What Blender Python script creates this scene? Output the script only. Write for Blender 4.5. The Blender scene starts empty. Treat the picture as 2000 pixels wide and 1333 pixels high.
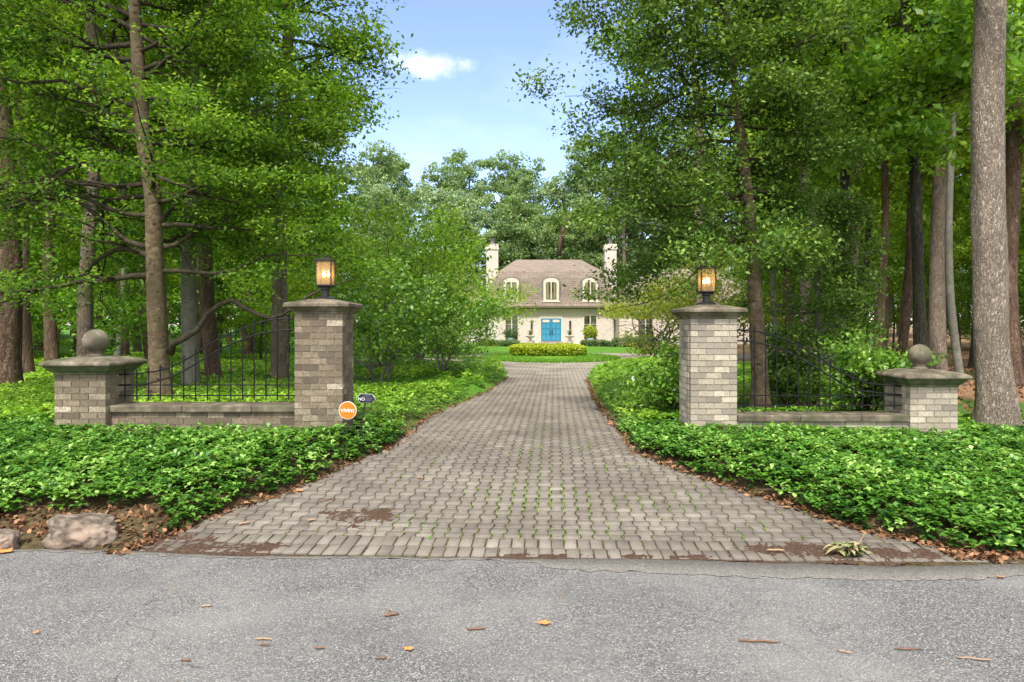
import bpy, math, random
import numpy as np
from mathutils import Vector, noise as mnoise, geometry as mgeo
R = math.radians
sc = bpy.context.scene
COL = sc.collection
# ------------------------------------------------------------------ camera
FPX, CAMZ, HOR = 1333.33, 1.75, 635.0
cd = bpy.data.cameras.new('camera'); cam = bpy.data.objects.new('camera', cd); COL.objects.link(cam)
cam.location = (0, 0, CAMZ); cam.rotation_euler = (R(90), 0, 0)
cd.sensor_width = 36; cd.lens = 24; cd.shift_y = -(666.5-HOR)/2000
cd.clip_start = .05; cd.clip_end = 1500
sc.camera = cam
# ------------------------------------------------------------------ light
SUN_EL, SUN_AZ = 56, 192        # azimuth clockwise from +Y (from where the light comes)
w = bpy.data.worlds.new('World'); sc.world = w; w.use_nodes = True
nt = w.node_tree; nt.nodes.clear()
def WN(t, **k):
    n = nt.nodes.new(t)
    for a, b in k.items(): setattr(n, a, b)
    return n
sky = WN('ShaderNodeTexSky', sky_type='NISHITA', sun_disc=False)
sky.sun_elevation = R(SUN_EL); sky.sun_rotation = R(SUN_AZ); sky.air_density = 1.0; sky.dust_density = .6; sky.ozone_density = 1.0
tc = WN('ShaderNodeTexCoord')
# thin clouds, one small puff and added unseen cover, placed by direction in the sky
mp = WN('ShaderNodeMapping'); mp.inputs['Scale'].default_value = (2.2, 2.2, 7)
nz = WN('ShaderNodeTexNoise'); nz.inputs['Scale'].default_value = 1.6; nz.inputs['Detail'].default_value = 7; nz.inputs['Roughness'].default_value = .6
nt.links.new(tc.outputs['Generated'], mp.inputs[0]); nt.links.new(mp.outputs[0], nz.inputs['Vector'])
thin = WN('ShaderNodeMapRange'); thin.inputs[1].default_value = .5; thin.inputs[2].default_value = .95; thin.inputs[4].default_value = .2
nt.links.new(nz.outputs[0], thin.inputs[0])
cdv = Vector((-165/FPX, 1, (HOR-128)/FPX)).normalized()
sub = WN('ShaderNodeVectorMath', operation='SUBTRACT'); sub.inputs[1].default_value = cdv
nt.links.new(tc.outputs['Generated'], sub.inputs[0])
scl = WN('ShaderNodeVectorMath', operation='MULTIPLY'); scl.inputs[1].default_value = (15, 15, 60)
nt.links.new(sub.outputs[0], scl.inputs[0])
nz2 = WN('ShaderNodeTexNoise'); nz2.inputs['Scale'].default_value = 30; nz2.inputs['Detail'].default_value = 8; nz2.inputs['Roughness'].default_value = .62
nt.links.new(tc.outputs['Generated'], nz2.inputs['Vector'])
ln = WN('ShaderNodeVectorMath', operation='LENGTH'); nt.links.new(scl.outputs[0], ln.inputs[0])
am = WN('ShaderNodeMath', operation='MULTIPLY_ADD'); am.inputs[1].default_value = 2.2
nt.links.new(nz2.outputs[0], am.inputs[0]); nt.links.new(ln.outputs['Value'], am.inputs[2])
puff = WN('ShaderNodeMapRange', interpolation_type='SMOOTHSTEP'); puff.inputs[1].default_value = 2.25; puff.inputs[2].default_value = 1.0; puff.inputs[3].default_value = 0; puff.inputs[4].default_value = .42
nt.links.new(am.outputs[0], puff.inputs[0])
sxyz = WN('ShaderNodeSeparateXYZ'); nt.links.new(tc.outputs['Generated'], sxyz.inputs[0])
hi = WN('ShaderNodeMapRange', interpolation_type='SMOOTHSTEP'); hi.inputs[1].default_value = .42; hi.inputs[2].default_value = .7; hi.inputs[4].default_value = .75  # cloud cover overhead, out of view, added to whiten the ambient light
nt.links.new(sxyz.outputs[2], hi.inputs[0])
bk = WN('ShaderNodeMapRange', interpolation_type='SMOOTHSTEP'); bk.inputs[1].default_value = .1; bk.inputs[2].default_value = -.4; bk.inputs[4].default_value = .7  # unseen cloud behind the camera, added for softer neutral fill light
nt.links.new(sxyz.outputs[1], bk.inputs[0])
mh = WN('ShaderNodeMath', operation='MAXIMUM'); nt.links.new(hi.outputs[0], mh.inputs[0]); nt.links.new(bk.outputs[0], mh.inputs[1])
m0 = WN('ShaderNodeMath', operation='MAXIMUM'); nt.links.new(thin.outputs[0], m0.inputs[0]); nt.links.new(mh.outputs[0], m0.inputs[1])
mx = WN('ShaderNodeMath', operation='MAXIMUM'); nt.links.new(m0.outputs[0], mx.inputs[0]); nt.links.new(puff.outputs[0], mx.inputs[1])
mixc = WN('ShaderNodeMix', data_type='RGBA'); mixc.inputs[7].default_value = (6.6, 6.4, 6.1, 1)
nt.links.new(mx.outputs[0], mixc.inputs[0]); tint = WN('ShaderNodeMix', data_type='RGBA', blend_type='MULTIPLY'); tint.inputs[0].default_value = 1; tint.inputs[7].default_value = (.90, .86, 1.0, 1)
nt.links.new(sky.outputs[0], tint.inputs[6]); nt.links.new(tint.outputs[2], mixc.inputs[6])
bg = WN('ShaderNodeBackground'); bg.inputs[1].default_value = .15
wo = WN('ShaderNodeOutputWorld')
nt.links.new(mixc.outputs[2], bg.inputs[0]); nt.links.new(bg.outputs[0], wo.inputs[0])
sl = bpy.data.lights.new('sun', 'SUN'); sl.energy = 2.7; sl.angle = R(7); sl.color = (1, .95, .86)
so = bpy.data.objects.new('sun', sl); COL.objects.link(so)
sdir = Vector((math.sin(R(SUN_AZ))*math.cos(R(SUN_EL)), math.cos(R(SUN_AZ))*math.cos(R(SUN_EL)), math.sin(R(SUN_EL))))
so.rotation_euler = sdir.to_track_quat('Z', 'Y').to_euler(); so.location = sdir*50
vs = sc.view_settings; vs.view_transform = 'Standard'; vs.look = 'None'; vs.gamma = 1; vs.exposure = 1.2
sc.cycles.max_bounces = 10; sc.cycles.diffuse_bounces = 7; sc.cycles.transmission_bounces = 5; sc.cycles.transparent_max_bounces = 12
sc.cycles.caustics_reflective = False; sc.cycles.caustics_refractive = False

# ------------------------------------------------------------------ helpers
def zd(y):
    """level of the paving: a ramp up from the road, then a slow fall towards the house"""
    a = np.clip((np.asarray(y, float)-5.2)/3.2, 0, 1); b = np.clip((np.asarray(y, float)-24)/20, 0, 1)
    return .2*a*a*(3-2*a)-.12*b*b*(3-2*b)
def G(px, py, z=0.0):
    d = FPX*CAMZ/(py-HOR)
    for _ in range(60): d = .5*d+.5*FPX*(CAMZ-z-float(zd(d)))/(py-HOR)
    return ((px-1000)/FPX*d, d)
def P(px, py, d):
    return Vector(((px-1000)/FPX*d, d, CAMZ-(py-HOR)/FPX*d))
def tag(o, label=None, cat=None, group=None, kind=None):
    if label: o['label'] = label
    if cat: o['category'] = cat
    if group: o['group'] = group
    if kind: o['kind'] = kind
    return o
def empty(name, loc=(0, 0, 0), rz=0, **k):
    o = bpy.data.objects.new(name, None); COL.objects.link(o); o.location = loc; o.rotation_euler = (0, 0, rz)
    o.empty_display_size = .1
    return tag(o, **k)
def npm(name, verts, polys, mat, parent=None, attr=None, smooth=False, **k):
    """verts (N,3); polys = list of (M,k) int arrays; attr per-vertex float 'v'"""
    me = bpy.data.meshes.new(name); verts = np.asarray(verts, dtype=np.float32)
    me.vertices.add(len(verts)); me.vertices.foreach_set('co', verts.ravel())
    polys = [np.asarray(p, dtype=np.int32) for p in polys if len(p)]
    idx = np.concatenate([p.ravel() for p in polys]); tot = np.concatenate([np.full(len(p), p.shape[1], np.int32) for p in polys])
    st = np.concatenate([[0], np.cumsum(tot)[:-1]]).astype(np.int32)
    me.loops.add(len(idx)); me.loops.foreach_set('vertex_index', idx)
    me.polygons.add(len(tot)); me.polygons.foreach_set('loop_start', st); me.polygons.foreach_set('loop_total', tot)
    if smooth: me.polygons.foreach_set('use_smooth', np.ones(len(tot), dtype=bool))
    me.update(calc_edges=True); me.validate()
    if attr is not None:
        a = me.attributes.new('v', 'FLOAT', 'POINT'); a.data.foreach_set('value', np.asarray(attr, dtype=np.float32))
    if mat: me.materials.append(mat)
    o = bpy.data.objects.new(name, me); COL.objects.link(o)
    if parent: o.parent = parent
    return tag(o, **k)
class MB:
    """collects boxes, tubes, lathes and prisms for ONE mesh object"""
    def __init__(s): s.v = []; s.f = []; s.a = []
    def add(s, v, f, a=.5):
        n = len(s.v); s.v += [tuple(p) for p in v]; s.f += [tuple(i+n for i in q) for q in f]; s.a += [a]*len(v); return s
    def box(s, x0, x1, y0, y1, z0, z1, a=.5):
        return s.add([(x0,y0,z0),(x1,y0,z0),(x1,y1,z0),(x0,y1,z0),(x0,y0,z1),(x1,y0,z1),(x1,y1,z1),(x0,y1,z1)],
                     [(0,3,2,1),(4,5,6,7),(0,1,5,4),(1,2,6,5),(2,3,7,6),(3,0,4,7)], a)
    def tube(s, pts, rad, seg=6, a=.5):
        pts = [Vector(p) for p in pts]; n = len(pts)
        if not hasattr(rad, '__len__'): rad = [rad]*n
        vs_, fs = [], []; ref = None
        for i, p in enumerate(pts):
            t = (pts[min(i+1, n-1)]-pts[max(i-1, 0)]).normalized()
            if ref is None:
                ref = Vector((1, 0, 0)) if abs(t.x) < .8 else Vector((0, 1, 0))
            u = (ref-t*ref.dot(t)).normalized(); ref = u; v = t.cross(u)
            for k in range(seg):
                c = 2*math.pi*k/seg; vs_.append(p+(u*math.cos(c)+v*math.sin(c))*rad[i])
        for i in range(n-1):
            for k in range(seg):
                k2 = (k+1) % seg; fs.append((i*seg+k, i*seg+k2, (i+1)*seg+k2, (i+1)*seg+k))
        fs.append(tuple(range(seg))[::-1]); fs.append(tuple((n-1)*seg+k for k in range(seg)))
        return s.add(vs_, fs, a)
    def loft(s, rings, a=.5, close=True):
        """rings: lists of equal count points"""
        k = len(rings[0]); v = [p for r in rings for p in r]; f = []
        for i in range(len(rings)-1):
            for j in range(k):
                j2 = (j+1) % k; f.append((i*k+j, i*k+j2, (i+1)*k+j2, (i+1)*k+j))
        if close: f.append(tuple(range(k))[::-1]); f.append(tuple((len(rings)-1)*k+j for j in range(k)))
        return s.add(v, f, a)
    def lathe(s, prof, cx=0, cy=0, seg=24, a=.5):
        return s.loft([[(cx+r*math.cos(2*math.pi*j/seg), cy+r*math.sin(2*math.pi*j/seg), z) for j in range(seg)] for r, z in prof], a)
    def sq(s, prof, cx=0, cy=0, a=.5):
        """square section stack: (half width, z)"""
        return s.loft([[(cx-h, cy-h, z), (cx+h, cy-h, z), (cx+h, cy+h, z), (cx-h, cy+h, z)] for h, z in prof], a)
    def prism(s, pts, y0, y1, a=.5):
        """(x,z) outline extruded in y"""
        n = len(pts); v = [(x, y0, z) for x, z in pts]+[(x, y1, z) for x, z in pts]
        f = [tuple(range(n)), tuple(range(2*n-1, n-1, -1))]+[((i+1) % n, i, n+i, n+(i+1) % n) for i in range(n)]
        return s.add(v, f, a)
    def build(s, name, mat, parent=None, smooth=False, **k):
        me = bpy.data.meshes.new(name); me.from_pydata([tuple(p) for p in s.v], [], s.f)
        at = me.attributes.new('v', 'FLOAT', 'POINT'); at.data.foreach_set('value', s.a)
        if smooth: me.polygons.foreach_set('use_smooth', [True]*len(me.polygons))
        me.materials.append(mat); me.update()
        o = bpy.data.objects.new(name, me); COL.objects.link(o)
        if parent: o.parent = parent
        return tag(o, **k)
def copy_tree(o, parent=None):
    c = o.copy(); COL.objects.link(c)
    if parent: c.parent = parent
    for ch in o.children: copy_tree(ch, c)
    return c
# ------------------------------------------------------------------ materials
class M:
    def __init__(s, name, rough=.8, spec=.3):
        s.m = bpy.data.materials.new(name); s.m.use_nodes = True; s.nt = s.m.node_tree
        s.b = s.nt.nodes['Principled BSDF']; s.b.inputs['Roughness'].default_value = rough
        s.b.inputs['Specular IOR Level'].default_value = spec; s._tc = None
    def n(s, t, **k):
        n = s.nt.nodes.new(t)
        for a, b in k.items(): setattr(n, a, b)
        return n
    def L(s, a, b): s.nt.links.new(a, b)
    def co(s, scale=(1, 1, 1)):
        if not s._tc: s._tc = s.n('ShaderNodeTexCoord')
        m = s.n('ShaderNodeMapping'); m.inputs['Scale'].default_value = scale; s.L(s._tc.outputs['Object'], m.inputs[0]); return m.outputs[0]
    def noise(s, sc_, det=4, rough=.55, scale=(1, 1, 1)):
        n = s.n('ShaderNodeTexNoise'); n.inputs['Scale'].default_value = sc_; n.inputs['Detail'].default_value = det; n.inputs['Roughness'].default_value = rough
        s.L(s.co(scale), n.inputs['Vector']); return n.outputs[0]
    def voro(s, sc_, feature='F1', out=0, scale=(1, 1, 1)):
        n = s.n('ShaderNodeTexVoronoi', feature=feature); n.inputs['Scale'].default_value = sc_; s.L(s.co(scale), n.inputs['Vector']); return n.outputs[out]
    def attr(s): return s.n('ShaderNodeAttribute', attribute_name='v').outputs['Fac']
    def ramp(s, src, stops, interp='LINEAR'):
        r = s.n('ShaderNodeValToRGB'); e = r.color_ramp; e.interpolation = interp
        while len(e.elements) < len(stops): e.elements.new(.5)
        for q, (p, c) in zip(e.elements, stops): q.position = p; q.color = (*c, 1) if len(c) == 3 else c
        s.L(src, r.inputs[0]); return r.outputs[0]
    def mix(s, fac, a, b, mode='MIX'):
        m = s.n('ShaderNodeMix', data_type='RGBA', blend_type=mode)
        if isinstance(fac, float): m.inputs[0].default_value = fac
        else: s.L(fac, m.inputs[0])
        for i, c in ((6, a), (7, b)):
            if isinstance(c, tuple): m.inputs[i].default_value = (*c, 1)
            else: s.L(c, m.inputs[i])
        return m.outputs[2]
    def rng(s, src, a, b, c=0., d=1.):
        m = s.n('ShaderNodeMapRange'); m.inputs[1].default_value = a; m.inputs[2].default_value = b; m.inputs[3].default_value = c; m.inputs[4].default_value = d
        s.L(src, m.inputs[0]); return m.outputs[0]
    def math(s, op, a, b=0.):
        m = s.n('ShaderNodeMath', operation=op)
        for i, c in ((0, a), (1, b)):
            if isinstance(c, (int, float)): m.inputs[i].default_value = c
            else: s.L(c, m.inputs[i])
        return m.outputs[0]
    def sep(s, ax):
        if not s._tc: s._tc = s.n('ShaderNodeTexCoord')
        x = s.n('ShaderNodeSeparateXYZ'); s.L(s._tc.outputs['Object'], x.inputs[0]); return x.outputs[ax]
    def color(s, c):
        if isinstance(c, tuple): s.b.inputs['Base Color'].default_value = (*c, 1)
        else: s.L(c, s.b.inputs['Base Color'])
        return s
    def bump(s, h, st=.5, dist=.01):
        b = s.n('ShaderNodeBump'); b.inputs['Strength'].default_value = st; b.inputs['Distance'].default_value = dist
        s.L(h, b.inputs['Height']); s.L(b.outputs[0], s.b.inputs['Normal']); return s
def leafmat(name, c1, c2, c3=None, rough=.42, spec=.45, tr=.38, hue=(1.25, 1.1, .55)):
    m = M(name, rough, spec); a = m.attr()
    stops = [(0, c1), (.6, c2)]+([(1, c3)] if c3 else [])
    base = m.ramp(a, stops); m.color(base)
    t = m.n('ShaderNodeBsdfTranslucent'); tcol = m.mix(1.0, base, hue, 'MULTIPLY'); m.L(tcol, t.inputs[0])
    ms = m.n('ShaderNodeMixShader'); ms.inputs[0].default_value = tr
    m.L(m.b.outputs[0], ms.inputs[1]); m.L(t.outputs[0], ms.inputs[2]); m.L(ms.outputs[0], m.nt.nodes['Material Output'].inputs[0])
    return m.m
def barkmat(name, c1, c2, c3, sx=14, sz=3, bump=.9, moss=0., plates=.0, spots=0.):
    m = M(name, .92, .12)
    wob = m.noise(9, 5, .65); off = m.n('ShaderNodeVectorMath', operation='MULTIPLY_ADD')
    m.L(m.co((sx, sx, sz)), off.inputs[0]); off.inputs[1].default_value = (1, 1, 1)
    cmb = m.n('ShaderNodeCombineXYZ'); [m.L(m.math('MULTIPLY', wob, 5.5), cmb.inputs[q]) for q in range(3)]; m.L(cmb.outputs[0], off.inputs[2])
    vo = m.n('ShaderNodeTexVoronoi', feature='DISTANCE_TO_EDGE'); vo.inputs['Scale'].default_value = 1; m.L(off.outputs[0], vo.inputs['Vector'])
    vc = m.n('ShaderNodeTexVoronoi', feature='F1'); vc.inputs['Scale'].default_value = 1; m.L(off.outputs[0], vc.inputs['Vector'])
    sp = m.n('ShaderNodeSeparateColor'); m.L(vc.outputs[1], sp.inputs[0])
    n1 = m.noise(1, 9, .7, (sx*1.6, sx*1.6, sz*1.3)); n2 = m.noise(1.7, 5)
    t = m.math('MULTIPLY_ADD', sp.outputs[0], .35*plates+.06); m.L(m.math('MULTIPLY', n1, 1.0), t.node.inputs[2])
    c = m.ramp(t, [(.32, c1), (.55, c2), (.85, c3)])
    c = m.mix(m.rng(vo.outputs[0], 0., .09, .8*max(plates, .35), 0.), c, tuple(x*.35 for x in c1))
    c = m.mix(m.rng(n2, .42, .68, 0., .55), c, tuple(x*.55 for x in c2))
    if moss: c = m.mix(m.rng(m.noise(2.3, 5), .5, .7, 0., moss), c, (.07, .09, .03))
    if spots: c = m.mix(m.rng(m.voro(5, 'F1', 0, (1, 1, 1.6)), .13, .2, spots, 0.), c, (.03, .022, .015))
    m.color(c); h = m.math('MULTIPLY_ADD', m.rng(vo.outputs[0], 0, .22), 1.); m.L(n1, h.node.inputs[2])
    m.bump(h, bump, .025); return m.m
def plain(name, c, rough=.6, spec=.3, metal=0., var=.15, sc_=8.):
    m = M(name, rough, spec); m.b.inputs['Metallic'].default_value = metal
    m.color(m.mix(m.noise(sc_, 4), tuple(x*(1-var) for x in c), tuple(min(1, x*(1+var)) for x in c))); return m.m

L_holly = leafmat('holly_leaves', (.035, .085, .014), (.12, .235, .03), (.32, .46, .10), .48, .28, .4)
L_beech = leafmat('near_leaves', (0.035, 0.1, 0.01), (0.14, 0.29, 0.025), (.34, .52, .08), .5, .25, .5)
L_forest = leafmat('forest_leaves', (0.06, 0.16, 0.012), (0.19, 0.37, 0.025), (0.38, 0.58, 0.06), .5, .3, .55)
L_forest2 = leafmat('forest_leaves_light', (0.12, 0.23, 0.015), (0.28, 0.45, 0.035), (0.48, 0.64, 0.08), .5, .3, .55)
L_far = leafmat('far_leaves', (.10, .19, .07), (.22, .35, .135), (.42, .52, .25), .6, .3, .42)  # leaf colour kept pale, distance haze put into the tint
L_far2 = leafmat('far_leaves_grey', (0.15, 0.25, 0.11), (0.29, 0.42, 0.2), (0.48, 0.58, 0.34), .6, .3, .3)  # greyer and paler still, the haze is in the leaf colour
L_yellow = leafmat('yellow_leaves', (.13, .20, .025), (.33, .42, .05), (.56, .57, .1), .5, .3, .45)
L_maple = leafmat('maple_leaves', (0.07, 0.19, 0.015), (0.2, 0.4, 0.03), (0.4, 0.6, 0.07), .45, .4, .42)
L_laurel = leafmat('laurel_leaves', (0.05, 0.15, 0.018), (0.16, 0.32, 0.035), (0.34, 0.52, 0.09), .35, .5, .35)
L_pachy = leafmat('pachysandra_leaves', (.022, .085, .012), (.115, .29, .028), (.34, .54, .13), .38, .5, .28)
L_pachyfar = leafmat('groundcover_leaves', (.06, .17, .015), (.18, .37, .028), (.38, .58, .07), .5, .35, .35)
L_hedge = leafmat('hedge_leaves', (.14, .23, .012), (.36, .46, .03), (.55, .6, .06), .5, .35, .35)
L_shrub = leafmat('shrub_leaves', (.05, .10, .03), (.11, .18, .06), (.2, .28, .1), .5, .35, .3)
L_grass = leafmat('grass_blades', (.07, .19, .01), (.15, .34, .025), (.26, .46, .05), .5, .3, .35)
L_litter = leafmat('litter_leaves', (.06, .032, .018), (.19, .095, .045), (.38, .21, .11), .7, .2, .12, (1.1, .9, .8))
B_tan = barkmat('bark_tan', (.13, .095, .07), (.25, .195, .15), (.42, .34, .265), 26, 8.5, .9, 0., .55)
B_flaky = barkmat('bark_flaky_tan', (.16, .12, .09), (.34, .275, .215), (.54, .455, .37), 30, 10, 1., 0., .6)
B_red = barkmat('bark_reddish', (.085, .052, .035), (.17, .11, .075), (.28, .195, .14), 15, 3, 1., 0, .7)
B_grey = barkmat('bark_grey', (.12, .115, .09), (.19, .18, .15), (.29, .28, .24), 5, 4, .3, .3, .1, .4)
B_dark = barkmat('bark_dark', (.035, .032, .024), (.075, .068, .052), (.14, .125, .095), 15, 4, .9, .3, .6)
B_beech = barkmat('bark_warm_smooth', (.06, .043, .026), (.135, .10, .062), (.25, .20, .13), 6, 9, .5, .35, .3, .8)
B_twig = barkmat('bark_branch', (.03, .024, .016), (.065, .052, .036), (.12, .1, .07), 12, 8, .5, .3, .3)

# brick of the gate piers: one tone per brick from the attribute
m = M('pier_brick', .9, .15)
tone = m.ramp(m.attr(), [(0, (.105, .078, .058)), (.3, (.19, .145, .10)), (.65, (.27, .215, .15)), (.88, (.36, .3, .21)), (1, (.52, .45, .33))])
n1 = m.noise(26, 6, .7); n2 = m.noise(6, 4)
c = m.mix(m.rng(n1, .38, .66, 0., .7), tone, (.085, .068, .058)); c = m.mix(m.rng(n2, .45, .7, 0., .5), c, (.13, .125, .075)); c = m.mix(m.rng(m.noise(1.6, 6, .65), .45, .7, 0., .5), c, (.10, .085, .065))
m.color(c).bump(n1, .6, .006); BRICK = m.m
m = M('pale_pier_brick', .9, .15)
tone = m.ramp(m.attr(), [(0, (.22, .19, .16)), (.3, (.31, .27, .215)), (.6, (.39, .34, .265)), (1, (.55, .49, .38))])
n1 = m.noise(26, 6, .7); n2 = m.noise(3.2, 5)
c = m.mix(m.rng(n1, .4, .7, 0., .6), tone, (.16, .145, .135)); c = m.mix(m.rng(n2, .5, .7, 0., .45), c, (.22, .2, .12)); c = m.mix(m.rng(m.noise(1.3, 6, .65), .48, .7, 0., .4), c, (.17, .155, .14))
m.color(c).bump(n1, .6, .006); BRICK_P = m.m
MORTAR = plain('mortar', (.34, .295, .225), .95, .1, sc_=30)
m = M('cast_stone', .85, .2); n1 = m.noise(5, 8, .65); n2 = m.noise(45, 5, .7)
c = m.ramp(n1, [(.32, (.05, .044, .031)), (.5, (.12, .10, .072)), (.68, (.25, .21, .155))])
c = m.mix(m.rng(m.noise(3, 5), .48, .68, 0., .5), c, (.09, .11, .055)); m.color(c).bump(n2, .5, .004); STONE = m.m
m = M('green_stained_stone', .85, .2); n1 = m.noise(7, 7, .6)
c = m.ramp(n1, [(.3, (.045, .06, .03)), (.55, (.10, .11, .06)), (.75, (.18, .165, .12))]); m.color(c).bump(m.noise(40, 4), .4, .004); STONE_G = m.m
IRON = plain('wrought_iron', (.006, .006, .007), .55, .25, 0, .3, 30)
BLACKM = plain('lantern_metal', (.014, .013, .013), .45, .5, 0, .2, 20)
# amber seedy glass (thin, see-through)
m = M('amber_glass', .1, .5); g = m.n('ShaderNodeBsdfTransparent'); g.inputs[0].default_value = (1, .93, .78, 1)
m.color(m.mix(m.noise(5, 2), (.62, .48, .28), (.72, .58, .36))); m.b.inputs['Roughness'].default_value = .22
ms = m.n('ShaderNodeMixShader'); ms.inputs[0].default_value = .26
tl = m.n('ShaderNodeBsdfTranslucent'); tl.inputs[0].default_value = (.8, .66, .42, 1)
m2 = m.n('ShaderNodeMixShader'); m2.inputs[0].default_value = .5; m.L(m.b.outputs[0], m2.inputs[1]); m.L(tl.outputs[0], m2.inputs[2])
m.L(g.outputs[0], ms.inputs[1]); m.L(m2.outputs[0], ms.inputs[2]); m.L(ms.outputs[0], m.nt.nodes['Material Output'].inputs[0]); AMBER = m.m
def emis(name, c, st):
    m = M(name); m.color(c); m.b.inputs['Emission Color'].default_value = (*c, 1); m.b.inputs['Emission Strength'].default_value = st; return m.m
BULB = emis('bulb_glow', (1, .68, .36), 9)
CANDLE = plain('candle_sleeve', (.32, .2, .12), .6)

# asphalt
m = M('asphalt', .92, .25)
va = m.voro(120, 'F1', 1); n0 = m.noise(130, 3, .6); nb = m.noise(.9, 4); nd = m.noise(7, 5, .6)
sepc = m.n('ShaderNodeSeparateColor'); m.L(va, sepc.inputs[0])
c = m.ramp(sepc.outputs[0], [(0, (.07, .07, .072)), (.3, (.12, .12, .12)), (.62, (.19, .185, .178)), (.9, (.29, .28, .265)), (1, (.44, .42, .385))])
dk = m.voro(70, 'DISTANCE_TO_EDGE', 0)
c = m.mix(m.rng(dk, 0., .09, .75, 0.), c, (.05, .05, .055))
c = m.mix(m.rng(nd, .35, .7, 0., .3), c, (.12, .12, .12)); c = m.mix(m.rng(nb, .42, .66, 0., .45), c, (.27, .26, .245))
wv = m.noise(.55, 7, .7, (1, 3.2, 1)); c = m.mix(m.rng(wv, .52, .64, 0., .35), c, (.13, .128, .125)); st = m.noise(1.9, 3, .5); c = m.mix(m.rng(st, .70, .76, 0., .5), c, (.2, .17, .13))
hh = m.math('MULTIPLY_ADD', m.rng(dk, 0, .2), 1.); m.L(n0, hh.node.inputs[2])
ck = m.n('ShaderNodeTexVoronoi', feature='DISTANCE_TO_EDGE'); ck.inputs['Scale'].default_value = .42; wv2 = m.n('ShaderNodeTexNoise'); wv2.inputs['Scale'].default_value = 2.4; wv2.inputs['Detail'].default_value = 6
m.L(m.co(), wv2.inputs['Vector']); va2 = m.n('ShaderNodeVectorMath', operation='MULTIPLY_ADD'); m.L(wv2.outputs[1], va2.inputs[0]); va2.inputs[1].default_value = (.8, .8, .8); m.L(m.co(), va2.inputs[2]); m.L(va2.outputs[0], ck.inputs['Vector'])
c = m.mix(m.math('MULTIPLY', m.rng(ck.outputs[0], .0, .0035, .75, 0.), m.rng(m.noise(.8, 2), .5, .6)), c, (.04, .038, .036))
m.color(c).bump(hh, .7, .006); ASPH = m.m
m = M('worn_asphalt_margin', .92, .2)
va = m.voro(120, 'F1', 1); sepc = m.n('ShaderNodeSeparateColor'); m.L(va, sepc.inputs[0])
c = m.ramp(sepc.outputs[0], [(0, (.10, .094, .085)), (.5, (.165, .155, .14)), (1, (.25, .235, .21))])
c = m.mix(m.rng(m.noise(5, 6, .65), .4, .7, 0., .5), c, (.17, .15, .13)); m.color(c).bump(m.noise(90, 4), .5, .004); MARGIN = m.m
# pavers
m = M('paver_concrete', .9, .2)
tone = m.ramp(m.attr(), [(0, (.115, .098, .081)), (.5, (.19, .165, .138)), (1, (.28, .248, .208))])
n1 = m.noise(70, 5, .7); n2 = m.noise(.8, 6, .6); n3 = m.noise(9, 4)
c = m.mix(m.rng(n1, .36, .66, 0., .6), tone, (.085, .075, .066)); c = m.mix(m.rng(n3, .45, .7, 0., .3), c, (.30, .27, .23)); c = m.mix(m.rng(m.noise(150, 3, .7), .55, .75, 0., .4), c, (.36, .33, .28)); c = m.mix(m.rng(m.noise(3.4, 6, .7), .5, .72, 0., .45), c, (.17, .165, .10))
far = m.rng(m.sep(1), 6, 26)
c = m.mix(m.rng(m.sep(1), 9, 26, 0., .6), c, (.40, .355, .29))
c = m.mix(m.rng(n2, .44, .60, 0., .6), c, (.105, .088, .075)); xs_ = m.math('ABSOLUTE', m.sep(0)); c = m.mix(m.math('MULTIPLY', m.rng(xs_, 1.3, 2.8), m.math('MULTIPLY', m.rng(m.sep(1), 9, 6.5), m.rng(m.noise(1.6, 5), .35, .6, 0., .6))), c, (.10, .085, .072))
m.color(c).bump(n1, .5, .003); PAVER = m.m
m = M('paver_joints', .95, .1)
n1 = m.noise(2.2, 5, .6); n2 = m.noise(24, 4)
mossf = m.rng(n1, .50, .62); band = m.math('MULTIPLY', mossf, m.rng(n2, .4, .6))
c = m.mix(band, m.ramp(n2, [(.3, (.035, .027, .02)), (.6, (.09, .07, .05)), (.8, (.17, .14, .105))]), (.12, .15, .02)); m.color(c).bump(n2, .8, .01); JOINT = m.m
m = M('soil', .97, .1); n1 = m.noise(60, 6, .7); n2 = m.noise(8, 5)
c = m.ramp(n1, [(.3, (.035, .022, .015)), (.55, (.085, .053, .037)), (.75, (.17, .12, .085))]); m.color(c).bump(n1, 1., .012); SOIL = m.m
# terrain: litter with green growth; the wood floor by the thick trunk is browner
m = M('forest_floor', .95, .1); n1 = m.noise(14, 7, .7); n2 = m.noise(.45, 5, .6); n3 = m.noise(40, 4)
brown = m.ramp(n1, [(.3, (.10, .055, .03)), (.5, (.24, .14, .08)), (.7, (.42, .28, .17))])
green = m.ramp(n1, [(.3, (.035, .10, .012)), (.55, (.09, .21, .022)), (.75, (.18, .33, .04))])
xm = m.rng(m.sep(0), 6., 11., .43, -.1); ym = m.rng(m.sep(1), 6.3, 5.6, 0., .8)
f = m.math('ADD', n2, xm)
c = m.mix(m.rng(f, .47, .58), brown, green); soilc = m.ramp(n1, [(.3, (.035, .024, .014)), (.55, (.085, .058, .034)), (.75, (.16, .11, .065))])
c = m.mix(m.rng(m.sep(1), 15, 8.5, 0., .95), c, soilc); m.color(c).bump(n3, 1., .02); FLOOR = m.m
m = M('lawn_grass', .9, .2); n1 = m.noise(30, 6, .7); n2 = m.noise(1.3, 4)
c = m.ramp(n1, [(.3, (.06, .16, .012)), (.55, (.13, .3, .025)), (.8, (.22, .42, .045))]); c = m.mix(m.rng(n2, .4, .7, 0., .5), c, (.2, .3, .03)); m.color(c).bump(n1, 1, .02); LAWN = m.m
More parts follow.
